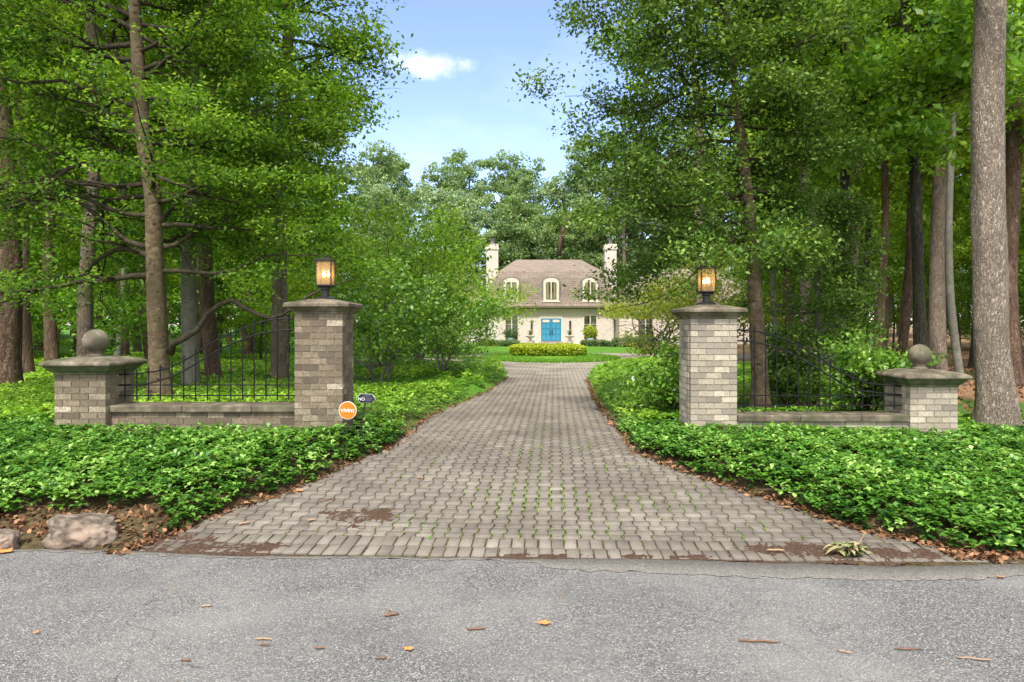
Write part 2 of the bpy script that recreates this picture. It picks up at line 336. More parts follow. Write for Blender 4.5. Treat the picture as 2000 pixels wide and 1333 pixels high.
# house
m = M('whitewashed_brick', .9, .15); bt = m.n('ShaderNodeTexBrick'); bt.inputs['Scale'].default_value = 1; bt.inputs['Mortar Size'].default_value = .006
bt.inputs['Brick Width'].default_value = .22; bt.inputs['Row Height'].default_value = .078
bt.inputs['Color1'].default_value = (.58, .50, .455, 1); bt.inputs['Color2'].default_value = (.68, .61, .56, 1); bt.inputs['Mortar'].default_value = (.42, .35, .30, 1)
cx = m.n('ShaderNodeCombineXYZ'); m.L(m.math('ADD', m.sep(0), m.sep(1)), cx.inputs[0]); m.L(m.sep(2), cx.inputs[1]); m.L(cx.outputs[0], bt.inputs[0])
c = m.mix(m.rng(m.noise(1.1, 6, .65), .45, .75, 0., .35), bt.outputs[0], (.55, .43, .36)); m.color(c); WALLB = m.m
m = M('roof_shingle', .9, .15); bt = m.n('ShaderNodeTexBrick'); bt.inputs['Scale'].default_value = 1; bt.inputs['Mortar Size'].default_value = .028; bt.inputs['Mortar Smooth'].default_value = .5
bt.inputs['Brick Width'].default_value = .34; bt.inputs['Row Height'].default_value = .2
bt.inputs['Color1'].default_value = (.18, .143, .115, 1); bt.inputs['Color2'].default_value = (.255, .205, .165, 1); bt.inputs['Mortar'].default_value = (.14, .105, .085, 1)
cx = m.n('ShaderNodeCombineXYZ'); m.L(m.math('ADD', m.sep(0), m.sep(1)), cx.inputs[0]); m.L(m.sep(2), cx.inputs[1]); m.L(cx.outputs[0], bt.inputs[0])
c = m.mix(m.rng(m.noise(2, 6, .65), .4, .7, 0., .3), bt.outputs[0], (.28, .235, .2)); m.color(c).bump(bt.outputs[1], -.4, .02); ROOF = m.m
TRIM = plain('cream_trim', (.60, .52, .44), .6); TRIM_D = plain('gutter_brown', (.16, .12, .10), .6)
LEAD = plain('lead_flashing', (.16, .15, .15), .6)
DOOR = plain('blue_door', (.03, .19, .33), .4, .4, 0, .08); DOOR_L = plain('blue_door_panel', (.05, .25, .40), .4, .4, 0, .08)
m = M('window_glass', .06, .8); c = m.ramp(m.noise(1.4, 3), [(.35, (.015, .02, .015)), (.55, (.06, .07, .045)), (.7, (.2, .18, .11))]); m.color(c); GLASS = m.m
CURTAIN = plain('curtain', (.22, .19, .09), .8)
URN = plain('urn_stone', (.4, .38, .33), .9); POT = plain('blue_pot', (.25, .33, .38), .5)
m = M('boulder_rock', .9, .2); n1 = m.noise(9, 8, .7); n2 = m.noise(3, 4)
c = m.ramp(n1, [(.34, (.045, .035, .027)), (.48, (.13, .105, .08)), (.66, (.27, .225, .18))]); c = m.mix(m.rng(n2, .5, .62, 0., .5), c, (.36, .26, .2)); m.color(c).bump(n1, .9, .02); ROCK = m.m
ORANGE = plain('sign_orange', (.85, .16, .008), .4, .4, 0, .05); WHITE = plain('sign_white', (.75, .75, .75), .5, .3, 0, .03)
SIGNBK = plain('sign_black', (.012, .012, .02), .4, .4, 0, .1)
TWIG = plain('dry_twig', (.17, .095, .06), .8); TWIGP = plain('pale_twig', (.33, .22, .14), .8)
ORLEAF = plain('orange_leaf', (.6, .22, .06), .7, .2, 0, .25, 40); BRLEAF = plain('brown_leaf', (.33, .17, .08), .7, .2, 0, .25, 40)

# ------------------------------------------------------------------ plan of the pavement
ROADS = -.05
def road_edge(x): return 5.14+ROADS*x+.008*np.maximum(x, 0)**1.6
left = [G(*p) for p in [(225,1083),(330,1048),(390,1018),(470,990),(560,962),(640,926),(705,897),(762,876),(800,842),(850,808),(900,787),(950,767),(990,738)]]
left += [G(992, 727), G(975, 716), G(930, 710), (-3.2, 29.), (-7., 29.6), (-12, 29.6)]
right = [G(*p) for p in [(1955,1098),(1860,1074),(1780,1056),(1690,1038),(1600,1010),(1540,986),(1460,962),(1390,940),(1320,916),(1250,888),(1215,848),(1180,806),(1160,775),(1146,742)]]
right += [G(1150, 731), G(1190, 718), G(1250, 708), (7.2, 28.5), (12, 30), (20, 30.5)]
back = [(20, 38.3), (10, 39), (6, 40.3), (2, 41), (-2, 40.3), (-6, 38.5), (-12, 37.5)]
PAVE = np.array(left+back[::-1]+right[::-1])
ISL_C, ISL_R = (1.8, 33.1), (3.4, 4.9)
def inpoly(p, poly):
    x, y = p[:, 0], p[:, 1]; ins = np.zeros(len(p), bool); n = len(poly)
    for i in range(n):
        x1, y1 = poly[i]; x2, y2 = poly[(i+1) % n]
        if y1 == y2: continue
        c = ((y1 > y) != (y2 > y)) & (x < (x2-x1)*(y-y1)/(y2-y1)+x1); ins ^= c
    return ins
def dist(p, poly):
    best = np.full(len(p), 1e9); n = len(poly)
    for i in range(n):
        a = poly[i]; b = poly[(i+1) % n]; ab = b-a; t = np.clip(((p-a)@ab)/(ab@ab), 0, 1)
        best = np.minimum(best, np.linalg.norm(p-(a+t[:, None]*ab), axis=1))
    return best
def ss(t): t = np.clip(t, 0, 1); return t*t*(3-2*t)
def height(x, y):
    p = np.stack([x, y], 1); e = np.where(inpoly(p, PAVE), -1, dist(p, PAVE)); er = y-road_edge(x); e = np.where(e < 0, e, np.minimum(e, er*.45))
    T = np.where(x < .8, .14, .085)-.06*ss((np.abs(x)-3.2)/2.5)*(x > 0)
    T = T*(1-ss((y-20)/14)*.6)
    h = zd(y)+T*ss(e/.45)+.012*ss(e/.1)
    h = np.where(e < 0, zd(y)-.06, h)
    h += np.where((e > .6) & (y > 10), .05*np.sin(x*.7+1.3)*np.sin(y*.45), 0)+.9*ss((np.hypot(x, y)-55)/120)
    return h
def hz(x, y): return float(height(np.array([float(x)]), np.array([float(y)]))[0])

# ------------------------------------------------------------------ ground
xs = np.concatenate([-np.geomspace(9, 320, 40)[::-1], np.arange(-8.9, 8.95, .13), np.geomspace(9, 320, 40)])
ys = np.concatenate([[-60, -30, -10, 0], np.arange(4.2, 13, .12), np.arange(13, 34, .3), np.geomspace(34.5, 500, 50)])
X, Y = np.meshgrid(xs, ys); Z = height(X.ravel(), Y.ravel())
Z = np.where(Y.ravel() < road_edge(X.ravel()), -.06, Z)
nx, ny = len(xs), len(ys); ii = (np.arange(ny-1)[:, None]*nx+np.arange(nx-1)[None]).ravel()
npm('ground', np.stack([X.ravel(), Y.ravel(), Z], 1), [np.stack([ii, ii+1, ii+nx+1, ii+nx], 1)], FLOOR, smooth=True, kind='structure')
# road with a slightly ragged edge
ex = np.arange(-60, 60.01, .06); rr = np.random.default_rng(3)
jag = np.convolve(rr.normal(0, .03, len(ex)), np.ones(7)/7, 'same')+.02*np.sin(ex*1.7)
bulge = -.08*np.exp(-((ex+2.1)/.55)**2)-.05*np.exp(-((ex-2.6)/.9)**2)
e1 = 5.11+ROADS*ex*(np.abs(ex) < 9)+ROADS*9*np.sign(ex)*(np.abs(ex) >= 9)+.008*np.clip(ex, 0, 9)**1.6+jag+bulge
mw = np.where(ex > .2, .24+.05*np.sin(ex*.9), .1+.04*np.sin(ex*2.2)); mw = np.clip(mw*(.35+.65*ss((ex+.6)/1.6)), .05, 1)
e0 = e1-mw
n = len(ex); i = np.arange(n-1)
v = np.concatenate([np.stack([ex, np.full(n, -14.), np.zeros(n)], 1), np.stack([ex, e0+.02, np.zeros(n)], 1)])
npm('road', v, [np.stack([i, i+1, i+n+1, i+n], 1)], ASPH, kind='structure')
v = np.concatenate([np.stack([ex, e0+.015*rr.normal(0, 1, n), np.full(n, .004)], 1), np.stack([ex, e1, np.full(n, .004)], 1), np.stack([ex, e1+.01, np.full(n, -.05)], 1)])
npm('road_margin', v, [np.stack([i, i+1, i+n+1, i+n], 1), np.stack([i+n, i+1+n, i+2*n+1, i+2*n], 1)], MARGIN, kind='structure')
# joint bed
gx = np.arange(-12.2, 20.3, .2); gy = np.arange(4.6, 41.4, .2); X, Y = np.meshgrid(gx, gy); pv = np.stack([X.ravel(), Y.ravel()], 1)
ins = inpoly(pv, PAVE); i = (np.arange(len(gy)-1)[:, None]*len(gx)+np.arange(len(gx)-1)[None]).ravel(); F = np.stack([i, i+1, i+len(gx)+1, i+len(gx)], 1); F = F[ins[F].any(1)]
zz = zd(pv[:, 1])-.010; zz = np.where(pv[:, 1] < road_edge(pv[:, 0]), -.02, zz)
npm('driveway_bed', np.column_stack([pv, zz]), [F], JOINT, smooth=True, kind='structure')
# pavers
ANG = R(3.6); ca, sa = math.cos(ANG), math.sin(ANG)
def paver_mesh():
    rg = np.random.default_rng(11); p, q, a = .122, .114, .0135; gap = .0046
    org = np.array([0., 5.14+.44])     # start of the field, behind the soldier courses
    xa = np.array([1, ROADS]); xa = xa/np.linalg.norm(xa); ya = np.array([sa, ca])
    I, J = np.meshgrid(np.arange(-130, 150), np.arange(-12, 370)); I = I.ravel(); J = J.ravel()
    cen = org+(I*p)[:, None]*xa+(J*q)[:, None]*ya+(q/2)*ya
    cen[:, 1] += .008*np.maximum(cen[:, 0], 0)**1.6*np.clip(1-J/60, 0, 1)
    keep = inpoly(cen, PAVE) & ((((cen[:, 0]-ISL_C[0])/ISL_R[0])**2+((cen[:, 1]-ISL_C[1])/ISL_R[1])**2) > 1) & (cen[:, 1] > road_edge(cen[:, 0])+.47)
    I, J, cen = I[keep], J[keep], cen[keep]; N = len(I)
    wide = ((I+J) % 2 == 0); s = np.where(wide, a, -a); hw = p/2-gap; hh = q/2-.0036
    us = np.stack([-hw+0*s, hw+0*s, hw+s, hw+s, hw+0*s, -hw+0*s, -hw-s, -hw-s], 1)
    vv = np.array([-hh, -hh, -hh*.45, hh*.45, hh, hh, hh*.45, -hh*.45])[None].repeat(N, 0)
    j = rg.normal(0, .0018, (N, 2)); rot = rg.normal(0, .012, N)
    # joints open up along the middle of the drive
    us = us*(1-.055*np.exp(-((cen[:, 0]-.15)/.9)**2)*rg.uniform(.3, 1.6, N))[:, None]
    u = us*np.cos(rot)[:, None]-vv*np.sin(rot)[:, None]+j[:, :1]; v2 = us*np.sin(rot)[:, None]+vv*np.cos(rot)[:, None]+j[:, 1:]
    P2 = cen[:, None, :]+u[..., None]*xa+v2[..., None]*ya
    z = rg.normal(0, .0014, N)[:, None]+us*rg.normal(0, .012, N)[:, None]+vv*rg.normal(0, .012, N)[:, None]
    tone = np.clip(rg.normal(.5, .2, N), 0, 1)
    # soldier courses
    S = []
    for row in range(2):
        for k in range(-60, 60):
            x = k*.104; y = road_edge(x)+.012+row*.212; cx_, cy_ = x+.052+rg.normal(0, .003), y+.103+rg.normal(0, .003)
            S.append((cx_, cy_))
    S = np.array(S); skew = R(3.6)
    S = S[inpoly(S, PAVE) | ((S[:, 0] > -2.7) & (S[:, 0] < 3.7))]
    nS = len(S); hw, hh = .0455, .101
    c4 = np.array([(-hw, -hh), (hw, -hh), (hw, hh), (-hw, hh)])
    # bricks lean over towards the sides like the fan in the drive
    lean = -S[:, 0]*.0+R(3.2)
    P4 = S[:, None, :]+np.stack([c4[:, 0][None]*np.cos(lean)[:, None]+c4[:, 1][None]*np.sin(lean)[:, None], -c4[:, 0][None]*np.sin(lean)[:, None]*.6+c4[:, 1][None]*np.cos(lean)[:, None]], 2)
    z4 = rg.normal(.001, .002, nS)[:, None]+c4[:, 0][None]*rg.normal(0, .03, nS)[:, None]+c4[:, 1][None]*rg.normal(0, .012, nS)[:, None]
    def solid(P2, z, k, off):
        N = len(P2); c = P2.mean(1, keepdims=True); top = np.concatenate([c+(P2-c)*.978, z[..., None]], 2); mid = np.concatenate([P2, z[..., None]-.0025], 2)
        bot = np.concatenate([P2, z[..., None]*0-.014], 2)
        V = np.concatenate([top, mid, bot], 1).reshape(-1, 3); b = (np.arange(N)*3*k)[:, None]+off; r = np.arange(k)
        tp = b+r; quads = []
        for L_ in (0, 1):
            for t in range(k):
                t2 = (t+1) % k; quads.append(np.concatenate([b+(L_+1)*k+t, b+(L_+1)*k+t2, b+L_*k+t2, b+L_*k+t], 1))
        return V, tp, np.concatenate(quads)
    V1, t1, q1 = solid(P2, z, 8, 0); V2, t2, q2 = solid(P4, z4, 4, len(V1))
    at = np.concatenate([np.repeat(tone, 24), np.repeat(np.clip(rg.normal(.55, .2, nS), 0, 1), 12)])
    VV = np.concatenate([V1, V2]); VV[:, 2] += zd(VV[:, 1])
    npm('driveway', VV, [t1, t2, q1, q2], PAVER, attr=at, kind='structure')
paver_mesh()
# soil washed over the paving, heaped so that it fades out between the stones
def soil_patch(cx, cy, rx, ry, hmax, seed):
    n1_, n2_ = int(rx*2/.018), int(ry*2/.018); U, V = np.meshgrid(np.linspace(-1, 1, n1_), np.linspace(-1, 1, n2_)); U = U.ravel(); V = V.ravel()
    z = np.empty(len(U))
    for k, (u, v_) in enumerate(zip(U, V)):
        nn = mnoise.fractal(Vector((u*rx*4.5+seed, v_*ry*7, seed*.7)), .8, 2.1, 5)
        n4 = mnoise.fractal(Vector((u*rx*38, v_*ry*38, seed)), .7, 2.1, 3); z[k] = hmax*(.5-(u*u+v_*v_)**.7)+nn*hmax*.8+n4*hmax*.55
    z = np.maximum(z, -.02) + .0
    V3 = np.stack([cx+U*rx, cy+V*ry, z+zd(cy+V*ry)], 1); i = (np.arange(n2_-1)[:, None]*n1_+np.arange(n1_-1)[None]).ravel()
    F = np.stack([i, i+1, i+n1_+1, i+n1_], 1); F = F[(z[F] > -.012).any(1)]
    return V3, F
parts = [soil_patch(*G(700, 1012), .42, .28, .017, 1), soil_patch(*G(430, 1071), .66, .16, .021, 2), soil_patch(*G(1060, 1089), .42, .09, .009, 3),
         soil_patch(*G(1660, 1079), .9, .24, .021, 4), soil_patch(*G(1850, 1084), .65, .15, .018, 5), soil_patch(*G(1330, 1088), .6, .07, .007, 6), soil_patch(*G(350, 1052), .5, .2, .01, 7), soil_patch(*G(1500, 1070), .5, .18, .008, 9)]
V, F, o = [], [], 0
for a, b in parts: V.append(a); F.append(b+o); o += len(a)
npm('soil', np.concatenate(V), [np.concatenate(F)], SOIL, smooth=True, kind='stuff')

# ------------------------------------------------------------------ leaves
def unit(a): return a/np.maximum(np.linalg.norm(a, axis=-1, keepdims=True), 1e-6)
def leaves(c, size, rg, up=.8, asp=.55, fold=.18, attr=None, hexa=False, jit=.3):
    N = len(c); L_ = size*rg.uniform(1-jit, 1+jit, N) if np.isscalar(size) else size
    n = unit(rg.normal(0, 1, (N, 3))+np.array([0, 0, up])); t = unit(np.cross(n, rg.normal(0, 1, (N, 3)))); b = np.cross(n, t)
    L_ = L_[:, None]; W = L_*asp/2
    if hexa:
        vs_ = [c-t*L_/2, c+b*W*.8-t*L_*.12+n*W*fold, c+b*W+t*L_*.2+n*W*fold, c+t*L_/2-n*L_*.1, c-b*W+t*L_*.2+n*W*fold, c-b*W*.8-t*L_*.12+n*W*fold]
    else: vs_ = [c-t*L_/2, c+b*W+n*W*fold*2, c+t*L_/2, c-b*W+n*W*fold*2]
    k = len(vs_); V = np.stack(vs_, 1).reshape(-1, 3); F = np.arange(N*k).reshape(N, k)
    if attr is None: attr = rg.uniform(0, 1, N)
    return V, F, np.repeat(attr, k)
def grow(rg, start, d, L_, r, lvl, mb, anch, rise=0., wander=.16, nsub=5, seg=5, sub=.5, flat=.35):
    n = max(4, int(L_/.28)); st = L_/n; p = Vector(start); d = Vector(d).normalized(); pts = [p.copy()]; ds = [d.copy()]
    for i in range(n):
        d = d+Vector(rg.normal(0, wander, 3)); d.z += rise*st-flat*d.z*.12; d.normalize(); p = p+d*st; pts.append(p.copy()); ds.append(d.copy())
    rad = [max(.004, r*(.12+.88*(1-i/n)**1.4)) for i in range(n+1)]
    if r > .006: mb.tube(pts, rad, seg)
    for i in range(max(1, n//3 if lvl <= 1 else n//2), n+1): anch.append(pts[i])
    if lvl > 0:
        for k in range(nsub):
            t = .12+.88*(k+rg.uniform(0, 1))/nsub; i = min(n, max(1, int(t*n))); side = ds[i].cross(Vector((0, 0, 1))).normalized()*(1 if k % 2 else -1)
            nd = ds[i]*.75+side*rg.uniform(.5, 1.1)+Vector((0, 0, rg.normal(.05, .25)))
            grow(rg, pts[i], nd, L_*sub*(1.15-.55*t), rad[i]*.6, lvl-1, mb, anch, rise, wander, max(3, nsub-1), max(3, seg-1), sub, flat)
def trunk_mesh(pts, rad, mat, parent, seg=20, seed=0, flare=1.5, rough=.06, name='trunk'):
    """pts world polyline of the trunk, smoothly resampled, with root flare and lumpy section"""
    pts = [Vector(p) for p in pts]; out = []; R_ = []; n = len(pts)
    for i in range(n-1):
        m_ = max(2, int((pts[i+1]-pts[i]).length/.18))
        for k in range(m_):
            t = k/m_; p0 = pts[max(i-1, 0)]; p1 = pts[i]; p2 = pts[i+1]; p3 = pts[min(i+2, n-1)]
            q = .5*((2*p1)+(p2-p0)*t+(2*p0-5*p1+4*p2-p3)*t*t+(3*p1-p0-3*p2+p3)*t**3); out.append(q); R_.append(rad[i]+(rad[i+1]-rad[i])*t)
    out.append(pts[-1]); R_.append(rad[-1]); rings = []; z0 = out[0].z
    for q, r in zip(out, R_):
        fl = 1+(flare-1)*math.exp(-(q.z-z0)/.28); ring = []
        for k in range(seg):
            a = 2*math.pi*k/seg; nn = mnoise.noise(Vector((math.cos(a)*1.6+seed*7, math.sin(a)*1.6, q.z*.9)))*rough*2
            root = (fl-1)*.5*math.sin(a*5+seed)*1
            rr_ = r*(fl+root)*(1+nn); ring.append((q.x+math.cos(a)*rr_, q.y+math.sin(a)*rr_, q.z))
        rings.append(ring)
    mb = MB(); mb.loft(rings); return mb.build(name, mat, parent, smooth=True)
def anchors_to_leaves(anch, rg, per, spread, size, up, asp=.55, zmin=None, hexa=False, dark=0.):
    A = np.array([tuple(a) for a in anch]); gn = np.array([mnoise.noise(Vector(p)*1.1+Vector((0, 0, p[2]*1.2))) for p in A]); A = A[gn > -.16]; per = int(per*1.2)
    ct = rg.normal(0, .14, len(A))+.25*np.array([mnoise.noise(Vector(p)*2.1) for p in A]); keep_t = np.repeat(ct, per)
    c = np.repeat(A, per, 0)+rg.normal(0, 1, (len(A)*per, 3))*np.array(spread)
    if zmin is not None: kk = c[:, 2] > zmin; c = c[kk]; keep_t = keep_t[kk]
    a = np.clip(rg.beta(2, 2.6, len(c))+keep_t, 0, 1)
    return leaves(c, size, rg, up, asp, attr=a, hexa=hexa)

# ------------------------------------------------------------------ proto forest trees
def tall_tree(seed, H, tr, crown_r, zlo, nleaf, lsize, bark, lmat, lean=0., clump=.75, dens_low=.5, limbs=16, name='forest_tree', hexa=False):
    rg = np.random.default_rng(seed); root = empty(name)
    pts = [(0, 0, -.1)]; x = y = 0
    for k in range(1, 8):
        x += rg.normal(lean, .12*H/15); y += rg.normal(0, .12*H/15); pts.append((x, y, H*.92*k/7))
    trunk_mesh(pts, [tr*(1-.8*k/7) for k in range(8)], bark, root, 10, seed, 1.45, .05)
    mb = MB(); cents = []
    for k in range(limbs):
        t = zlo/H+(1-zlo/H)*((k+rg.uniform(0, 1))/limbs)*.95; z = t*H; i = min(6, int(z/(H*.92/7))); f = min(1, z/(H*.92/7)-i)
        p = Vector(pts[i]).lerp(Vector(pts[i+1]), f); a = rg.uniform(0, 6.28); u = (z-zlo)/(H-zlo)
        Lk = crown_r*(.55+.75*math.sin(math.pi*min(1, .18+.8*u)))*rg.uniform(.55, 1.15)
        d = Vector((math.cos(a), math.sin(a), rg.uniform(-.1, .75))).normalized(); e = p+d*Lk; mid = p+d*Lk*.5+Vector((0, 0, .12*Lk))
        mb.tube([p, mid, e], [max(.012, tr*.3*(1-.6*t)), max(.01, tr*.16), .006], 4)
        for q in range(7):
            s = rg.uniform(.3, 1.05); c = p.lerp(e, s)+Vector(rg.normal(0, crown_r*.16, 3)); cents.append((*c, (clump*rg.uniform(.5, 1.2))))
    mb.build('branch', bark, root)
    C = np.array(cents); pick = rg.integers(0, len(C), nleaf); off = rg.normal(0, 1, (nleaf, 3)); off = off/np.linalg.norm(off, axis=1)[:, None]*rg.uniform(.2, 1, nleaf)[:, None]**.6
    c = C[pick, :3]+off*C[pick, 3:4]*np.array([1, 1, .55]); ctone = rg.uniform(-.22, .22, len(C))[pick]
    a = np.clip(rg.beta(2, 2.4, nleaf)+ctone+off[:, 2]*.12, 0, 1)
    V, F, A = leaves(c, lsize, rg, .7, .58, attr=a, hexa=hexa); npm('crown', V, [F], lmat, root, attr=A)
    return root
print('protos')
PF = [tall_tree(101, 19, .2, 2.9, 4.5, 10500, .19, B_tan, L_forest), tall_tree(102, 21, .17, 2.6, 5.5, 10500, .19, B_red, L_forest2),
      tall_tree(103, 17, .15, 2.7, 3.6, 10500, .18, B_dark, L_forest), tall_tree(104, 20, .24, 3.1, 6, 11500, .2, B_red, L_forest), tall_tree(105, 18, .09, 2.2, 4.2, 8500, .18, B_grey, L_forest2)]
PU = [tall_tree(201, 6.5, .06, 2.2, 1.3, 9000, .13, B_dark, L_forest2, limbs=18, clump=.6, name='understory_tree'),
      tall_tree(202, 8, .08, 2.5, 1.8, 10000, .13, B_grey, L_forest, limbs=20, clump=.6, name='understory_tree'),
      tall_tree(203, 5, .05, 2.0, .8, 9000, .12, B_dark, L_maple, limbs=18, clump=.55, name='understory_tree')]
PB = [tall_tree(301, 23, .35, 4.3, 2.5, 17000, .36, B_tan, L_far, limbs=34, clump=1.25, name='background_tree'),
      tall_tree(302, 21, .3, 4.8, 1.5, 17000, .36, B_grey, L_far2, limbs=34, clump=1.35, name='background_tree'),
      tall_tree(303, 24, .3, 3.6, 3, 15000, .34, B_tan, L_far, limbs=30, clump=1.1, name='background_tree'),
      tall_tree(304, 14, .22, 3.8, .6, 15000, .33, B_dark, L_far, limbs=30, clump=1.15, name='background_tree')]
used = set()
def place(proto, x, y, s=1., rz=0., z=None, label=None, group=None, cat='tree', sz=None):
    o = proto if proto.name not in used else copy_tree(proto); used.add(proto.name) if o is proto else None
    o.location = (x, y, (hz(x, y) if z is None else z)-.05*s); o.rotation_euler = (0, 0, rz); o.scale = (s, s, sz or s)
    return tag(o, label, cat, group)

# wood behind the wall with the warm smooth trunk
rg = np.random.default_rng(5)
def scatter(rg, n, cond, dmin, box):
    out = []
    for _ in range(n*60):
        if len(out) >= n: break
        p = np.array([rg.uniform(box[0], box[1]), rg.uniform(box[2], box[3])])
        if cond(*p) and all(math.hypot(*(p-q)) > dmin for q in out): out.append(p)
    return out
GA = 'trees of the wood on the side of the round orange sign'; GB = 'trees of the wood on the side of the thick tan trunk'
LA = 'tall straight tree deep in the wood beyond the wall with the arched bough'
LB = 'tall straight tree deep in the wood beyond the thick tan trunk'
UA = 'young leafy tree under the tall ones in the wood beyond the arched bough'
UB = 'young leafy tree under the tall ones in the wood beyond the thick tan trunk'
for k, (x, y) in enumerate(scatter(rg, 44, lambda x, y: x < -.28*y-1.6 and x > -1.0*y-4, 2.9, (-60, -5, 19, 66))):
    place(PF[k % 5], x, y, rg.uniform(.85, 1.2), rg.uniform(0, 6.28), label=LA, group=GA)
for k, (x, y) in enumerate(scatter(rg, 34, lambda x, y: x < -.24*y-.8 and x > -.95*y-3, 2.3, (-40, -5, 21, 50))):
    place(PU[k % 3], x, y, rg.uniform(.85, 1.3), rg.uniform(0, 6.28), label=UA, group='young trees under the wood by the orange sign')
for k, (x, y) in enumerate(scatter(rg, 50, lambda x, y: x > .33*y+1.4 and x < 1.0*y+4, 2.8, (6, 60, 17, 62))):
    place(PF[(k*2+1) % 5], x, y, rg.uniform(.85, 1.2), rg.uniform(0, 6.28), label=LB, group=GB)
for k, (x, y) in enumerate(scatter(rg, 22, lambda x, y: x > .30*y+.6 and x < .95*y+3, 2.8, (6, 45, 29, 52))):
    place(PU[(k+1) % 3], x, y, rg.uniform(.85, 1.3), rg.uniform(0, 6.28), label=UB, group='young trees under the wood by the thick trunk')
# the belt of trees behind the house and round the far side of both woods
GC = 'tall trees rising behind the house'
bel = [(-14, 74, 1, .8), (-9.5, 80, 0, .86), (-6, 72, 1, .78), (-5, 88, 2, 1.0), (-1.5, 79, 3, 1.15), (-1, 90, 0, 1.02), (2.5, 84, 2, .86), (3, 76, 3, .95), (6.5, 88, 1, 1.0), (7, 77, 3, 1.1), (10, 84, 2, 1.02), (12, 76, 0, .93), (15.5, 82, 1, 1.05), (19, 77, 0, 1.0), (22, 86, 2, 1.05), (-13, 90, 2, 1.0), (-18, 82, 0, 1.0), (26, 78, 1, 1.0)]
for k, (x, y, t, s) in enumerate(bel):
    place(PB[t], x, y, s, rg.uniform(0, 6.28), label=['airy pale green tree in the belt rising behind the house', 'rounded grey green tree in the belt rising behind the house', 'tall narrow airy tree in the belt rising behind the house', 'lower dense bright green tree in the belt behind the house'][t], group=GC+f', kind {"abcd"[t]}' if False else GC)
for k in range(46):
    a = -44+88*k/45+rg.normal(0, .6); dd = rg.uniform(72, 104)
    if abs(math.tan(R(a))*dd-5) < 22: dd += 14
    place(PB[k % 4], math.sin(R(a))*dd*1.15, math.cos(R(a))*dd+8, rg.uniform(.8, 1.05)*(.8 if -14 < a < 8 else 1.15), rg.uniform(0, 6.28), label='distant tree closing off the view beyond the woods', group='distant trees closing off the view')
# ------------------------------------------------------------------ house
def settle(root, loc):
    for ch in root.children: ch.location = ch.location-Vector(loc)
    root.location = Vector(root.location)+Vector(loc)
def arch(cx, hw, z0, z1, rise, n=10):
    pts = [(cx-hw, z0), (cx+hw, z0)]
    for k in range(n+1):
        a = math.pi*k/n; pts.append((cx+hw*math.cos(a), z1-rise+rise*math.sin(a)))
    return pts
HC = 3.45; HY = 60.; house = empty('house', label='pale brick house with steep brown hipped roof and double blue door', cat='house')
mb = MB(); mb.box(HC-5.62, HC+5.62, HY, HY+9.5, -.3, 3.22); mb.build('wall', WALLB, house)
mb = MB(); mb.box(HC-5.75, HC+5.75, HY-.12, HY-.001, 3.0, 3.13); mb.box(HC-5.78, HC+5.78, HY-.2, HY+9.6, 3.225, 3.3); mb.build('cornice', TRIM, house)
def roof(mb, x0, x1, y0, y1, prof):
    """prof: (inset x, inset y, z)"""
    mb.loft([[(x0+ix, y0+iy, z), (x1-ix, y0+iy, z), (x1-ix, y1-iy, z), (x0+ix, y1-iy, z)] for ix, iy, z in prof])
mb = MB(); roof(mb, HC-6.1, HC+6.1, HY-.5, HY+10, [(0, 0, 3.36), (.22, .2, 3.6), (.42, .38, 4.0), (.75, .62, 4.9), (1.12, .95, 5.9), (1.5, 1.35, 6.55), (3.03, 4.9, 7.9)])
rf = mb.build('roof', ROOF, house)
mb = MB(); mb.box(HC-6.16, HC+6.16, HY-.6, HY-.5, 3.27, 3.4); mb.box(HC+5.5, HC+5.58, HY-.1, HY-.003, 0, 3.2); mb.build('gutter', TRIM_D, house)
def chimney(x0, x1, y0, ztop, parent):
    mb = MB(); mb.box(x0, x1, y0, y0+.9, 0 if x0 < 0 else 3, ztop-.5); mb.box(x0-.07, x1+.07, y0-.07, y0+.97, ztop-.499, ztop-.3); mb.box(x0-.02, x1+.02, y0-.02, y0+.92, ztop-.299, ztop)
    c = mb.build('chimney', WALLB, parent)
    mb = MB(); mb.lathe([(.26, ztop+.001), (.28, ztop+.06), (.2, ztop+.12), (.22, ztop+.42), (.29, ztop+.45), (.29, ztop+.5)], (x0+x1)/2, y0+.45, 12); mb.build('chimney_pot', LEAD, c)
chimney(-2.33, -1.25, 62, 9.1, rf); chimney(8.45, 9.5, 62, 9.1, rf)
for cx in (-.06, 3.43, 6.86):       # dormers
    y = HY-.18
    mb = MB(); pts = arch(cx, .8, 3.78, 5.98, .42); mb.prism(pts, y+.02, y+2.0); d = mb.build('dormer', LEAD, rf)
    mb = MB(); mb.prism(arch(cx, .68, 3.78, 5.86, .36), y-.06, y+.019); mb.box(cx-.78, cx+.78, y-.12, y-.061, 3.74, 3.84); mb.build('dormer_frame', TRIM, d)
    mb = MB(); mb.prism(arch(cx, .46, 3.98, 5.5, .1), y-.075, y-.062); mb.build('window_pane', GLASS, d)
    mb = MB(); mb.box(cx-.05, cx+.05, y-.1, y-.078, 3.98, 5.5); mb.build('mullion', TRIM, d)
    mb = MB(); mb.box(cx-.42, cx-.22, y-.077, y-.0755, 4.0, 5.42); mb.box(cx+.22, cx+.38, y-.077, y-.0755, 4.0, 5.42); mb.build('curtain', CURTAIN, d)
